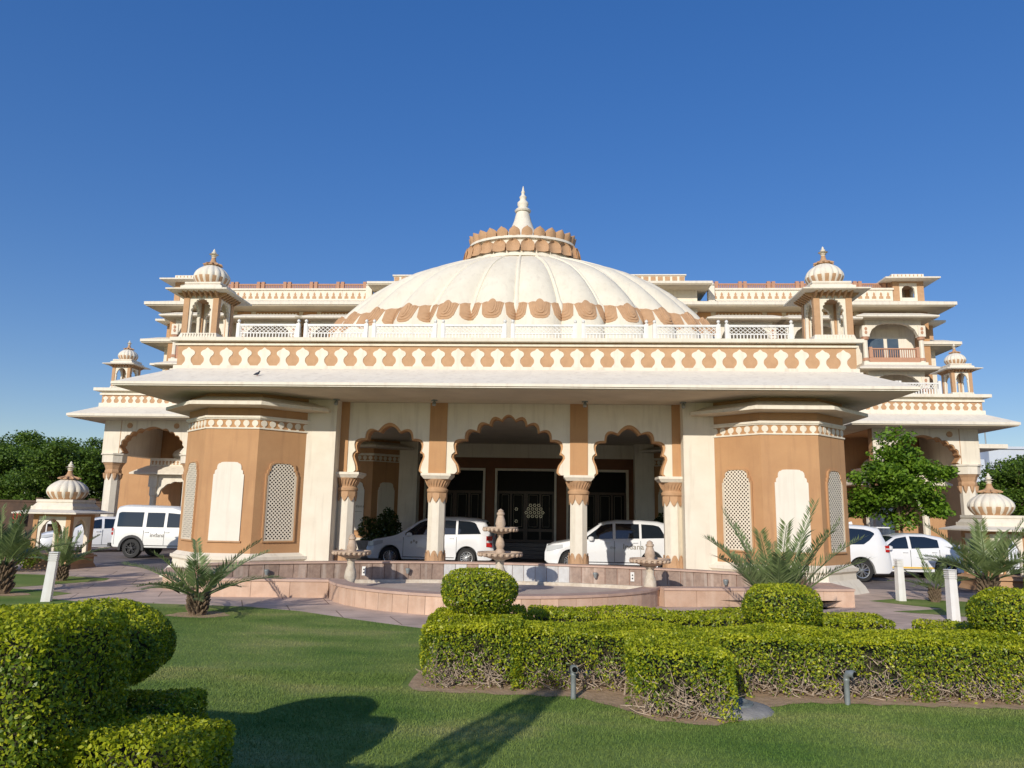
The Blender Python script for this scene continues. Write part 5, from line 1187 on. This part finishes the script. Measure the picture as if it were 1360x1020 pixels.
# ================================================================== SHRUBS, TREES
def tree(label, x, y, zc, rx, rz, n, size, m, trunk=.15, group=None, flat=.75, name='broadleaf_tree', seed=0, lean=0):
    o = empty(name, label, 'tree', (x, y, 0), 0, group); r_ = np.random.default_rng(seed)
    k = 52 if m is TREEB else 60; d = r_.normal(0, 1, (k, 3)); d /= np.linalg.norm(d, axis=1)[:, None]; rad = r_.uniform(.35, 1.08 if m is TREEB else .98, k)[:, None]
    cen = d*rad*np.array([rx, rx*.9, rz]); cen[:, 2] += zc; cen[:, 0] += lean
    cr_ = r_.uniform(.20, .38, k)*min(rx, rz*1.2)
    idx = r_.integers(0, k, n); q = r_.normal(0, 1, (n, 3)); q /= np.linalg.norm(q, axis=1)[:, None]; q *= (r_.random(n)**.45)[:, None]*np.array([1.15, 1.15, .62])
    Pp = cen[idx]+q*cr_[idx][:, None]; Nn = q*.4+np.array([0, 0, .8]); Pp = Pp[Pp[:, 2] > zc-rz*1.05]; Nn = Nn[:len(Pp)]
    leaf_cloud('crown', Pp, Nn, size, m, o, .7, .55)
    b = MB(); b.tube([(0, 0, 0), (.03, 0, zc*.3), (0, .02, zc*.62)], [trunk, trunk*.8, trunk*.65], 8)
    for i in range(0, k, 4):
        c = cen[i]; b.tube([(0, .02, zc*.5), (c[0]*.45, c[1]*.45, zc*.5+(c[2]-zc*.5)*.6), tuple(c)], [trunk*.5, trunk*.28, trunk*.1], 5)
    b.build('trunk', BARK, o, True); return o
TG = 'trees behind the wall at the far left'
tree('broad dark green tree behind the boundary wall, leftmost of the far left trees', -34.5, 46, 3.9, 3.6, 2.6, 32000, .15, TREEL, .22, TG, seed=1)
tree('dense green tree just left of the left garden kiosk dome', -28.3, 44, 3.6, 3.3, 2.5, 32000, .15, TREEL, .22, TG, seed=2)
tree('dense green tree between the left kiosk and the left side porch', -24.9, 47, 4.0, 3.0, 2.5, 28000, .15, TREEL, .22, TG, seed=3)
tree('low dark tree further back beyond the far left wall', -41, 56, 4.4, 5, 3.2, 24000, .20, TREEL, .25, TG, seed=4)
tree('tall green tree further back between the left trees', -31, 55, 4.7, 4, 2.6, 24000, .18, TREEL, .25, TG, seed=9)
tree('bright green young tree before the right side porch', 14.35, 29.2, 3.5, 1.85, 1.9, 20000, .14, TREEB, .07, None, seed=5)
tree('dark green tree at the right edge behind the right kiosk', 32.0, 52, 3.7, 3.2, 2.6, 32000, .17, TREEL, .2, None, seed=6)
tree('dark green tree further right beyond the right side porch', 38.5, 57, 4.2, 4, 2.6, 22000, .19, TREEL, .2, None, seed=12)
def shrub(label, x, y, rx, h, n, size, m, name='shrub', seed=0, tall=False):
    o = empty(name, label, 'shrub', (x, y, 0)); r_ = np.random.default_rng(seed)
    p = r_.normal(0, 1, (n, 3)); p /= np.linalg.norm(p, axis=1)[:, None]; p *= (r_.random(n)**.35)[:, None]*np.array([rx, rx*.7, h/2]); p[:, 2] += h/2
    p[:, 2] += .12*h*np.sin(p[:, 0]*5/rx)
    leaf_cloud('foliage', p, np.tile([0, -.3, .7], (n, 1)), size, m, o, .5, .7); b = MB()
    for k in range(9): b.tube([(0, 0, 0), (random.uniform(-rx, rx)*.6, random.uniform(-.3, .3)*rx, h*.6)], [.02, .008], 5)
    b.build('stems', BARK, o); return o
shrub('bright leafy shrub between the left palms and the left kiosk', -14.9, 21.3, 1.25, .95, 3600, .09, HEDGED, seed=1)
shrub('dark leafy planter shrub behind the left people carrier', -5.9, 31.4, 1.0, 1.9, 2600, .16, DARKP, 'planter_shrub', 2)
shrub('dark leafy planter shrub behind the right people carrier', 5.6, 31.5, .9, 1.9, 2200, .16, DARKP, 'planter_shrub', 3)
b = MB(); b.frus([(-6.6, 30.9, 0), (-5.2, 30.9, 0), (-5.2, 31.9, 0), (-6.6, 31.9, 0)], [(-6.8, 30.7, .7), (-5.0, 30.7, .7), (-5.0, 32.1, .7), (-6.8, 32.1, .7)]); tag(b.build('stone_planter', CONC), 'grey stone planter behind the nose of the left people carrier', 'planter')

def palm(label, x, y, trunk_h, fl, nf, seed, sc=1, rz=0, name='date_palm', lift=.9, els=(.38, .85, .6, 1.15, .5, .95, 1.3)):
    o = empty(name, label, 'palm', (x, y, 0), rz, 'young date palms'); r_ = random.Random(seed)
    b = MB(); b.lathe([(.17*sc, 0), (.15*sc, trunk_h*.3), (.13*sc, trunk_h*.7), (.11*sc, trunk_h*1.05)], 12)
    for i in range(70):
        a = i*2.4; z = trunk_h*(i/70)*1.05; r = .15*sc; ln = (.10+.06*r_.random())*sc
        b.tube([(r*.8*cos(a), r*.8*sin(a), z), (r*1.1*cos(a)+ln*.35*cos(a), r*1.1*sin(a)+ln*.35*sin(a), z+ln*.8), (r*cos(a)+ln*.7*cos(a), r*sin(a)+ln*.7*sin(a), z+ln*1.1)], [.035*sc, .026*sc, .006], 5)
    b.build('trunk', BARK, o, False)
    V = []; Fc = []; st = MB()
    for i in range(nf):
        a = 2*pi*i/nf*1.0+r_.uniform(-.25, .25)+seed; el = els[i % len(els)]*lift; ln = fl*r_.uniform(.8, 1.1); pts = []
        p = Vector((.07*cos(a), .07*sin(a), trunk_h)); d = Vector((cos(a)*cos(el), sin(a)*cos(el), sin(el))); n = 18
        for k in range(n+1):
            pts.append(p.copy()); p = p+d*(ln/n); d.z -= (.012+.045*k/n)*(1.1-.3*(el > 1)); d.normalize()
        st.tube(pts[::3]+[pts[-1]], [.018*sc*(1-.8*j/6)+.002 for j in range(len(pts[::3])+1)], 4)
        nl = 44
        for k in range(nl):
            u = .16+.84*k/(nl-1); q = u*n; i0 = min(int(q), n-1); pp = pts[i0].lerp(pts[i0+1], q-i0); t = (pts[i0+1]-pts[i0]).normalized()
            sd = t.cross(Vector((0, 0, 1)));
            if sd.length < .1: sd = Vector((-sin(a), cos(a), 0))
            sd.normalize(); upv = sd.cross(t)
            l = (.34*sin(min(1, u*1.15+.25)*pi*.92)+.08)*sc*fl/1.3*r_.uniform(.85, 1.1)
            for s in (-1, 1):
                dd = (t*r_.uniform(.65, .95)+sd*s*.8+upv*r_.uniform(.15, .5)).normalized(); wv = (dd.cross(upv)).normalized()*(.0145*sc); m0 = pp+dd*l*.45; tip = pp+dd*l+Vector((0, 0, -.03*l))
                n0 = len(V); V += [tuple(pp), tuple(m0+wv), tuple(tip), tuple(m0-wv)]; Fc.append((n0, n0+1, n0+2, n0+3))
    st.build('frond_stalks', PALML, o, True); me = MB(); me.v = V; me.f = Fc; me.mi = [0]*len(Fc); me.build('fronds', PALML, o); return o
palm('young date palm with drooping fronds on the lawn edge left of the fountain basin', -5.12, 13.7, .32, 1.4, 14, 3, .85, lift=1, els=(.30, .62, .95, .45, .75))
palm('young date palm rising behind the middle topiary ball before the right corner bay', 5.2, 13.4, .35, 1.85, 16, 8, .85, lift=1, els=(.78, 1.08, .90, 1.2, .98))
palm('date palm cut off by the left edge of the picture', -10.7, 16.1, .6, 1.35, 15, 5, lift=1.15)
palm('smaller dark date palm behind the left bollard light', -11.4, 19.1, .35, 1.1, 13, 6, .8, lift=1.1)
palm('large date palm in front of the right garden kiosk', 11.6, 18.7, .55, 1.65, 16, 9, 1.05, lift=1, els=(.55, .95, .75, 1.15, .4))
palm('small sparse date palm left of the large right palm', 10.5, 19.0, .3, 1.1, 9, 10, .6)
palm('date palm half out of the picture at the far right', 14.6, 18.9, .6, 1.4, 14, 13, 1.0)
# column-shaped shrub added out of view to cast a shadow streak across the lawn
cs = empty('unseen_shadow_shrub', 'unseen narrow evergreen added beside the viewer to cast a shadow on the lawn', 'shrub', (-1.55, -.2, 0))
p_, n_ = ball_samples((0, 0, 2.1), .32, 1.95, 1300, 2.0, -1); leaf_cloud('foliage', p_, n_, .06, HEDGED, cs); b = MB(); b.tube([(0, 0, 0), (0, 0, 2), (0, 0, 3.8)], [.05, .035, .01], 8); b.build('stem', BARK, cs, True)

bpy.context.view_layer.update()
for o in COL.objects:
    if o.type == 'MESH' and o.name.split('.')[0] in ('roof_pavilion',): pass
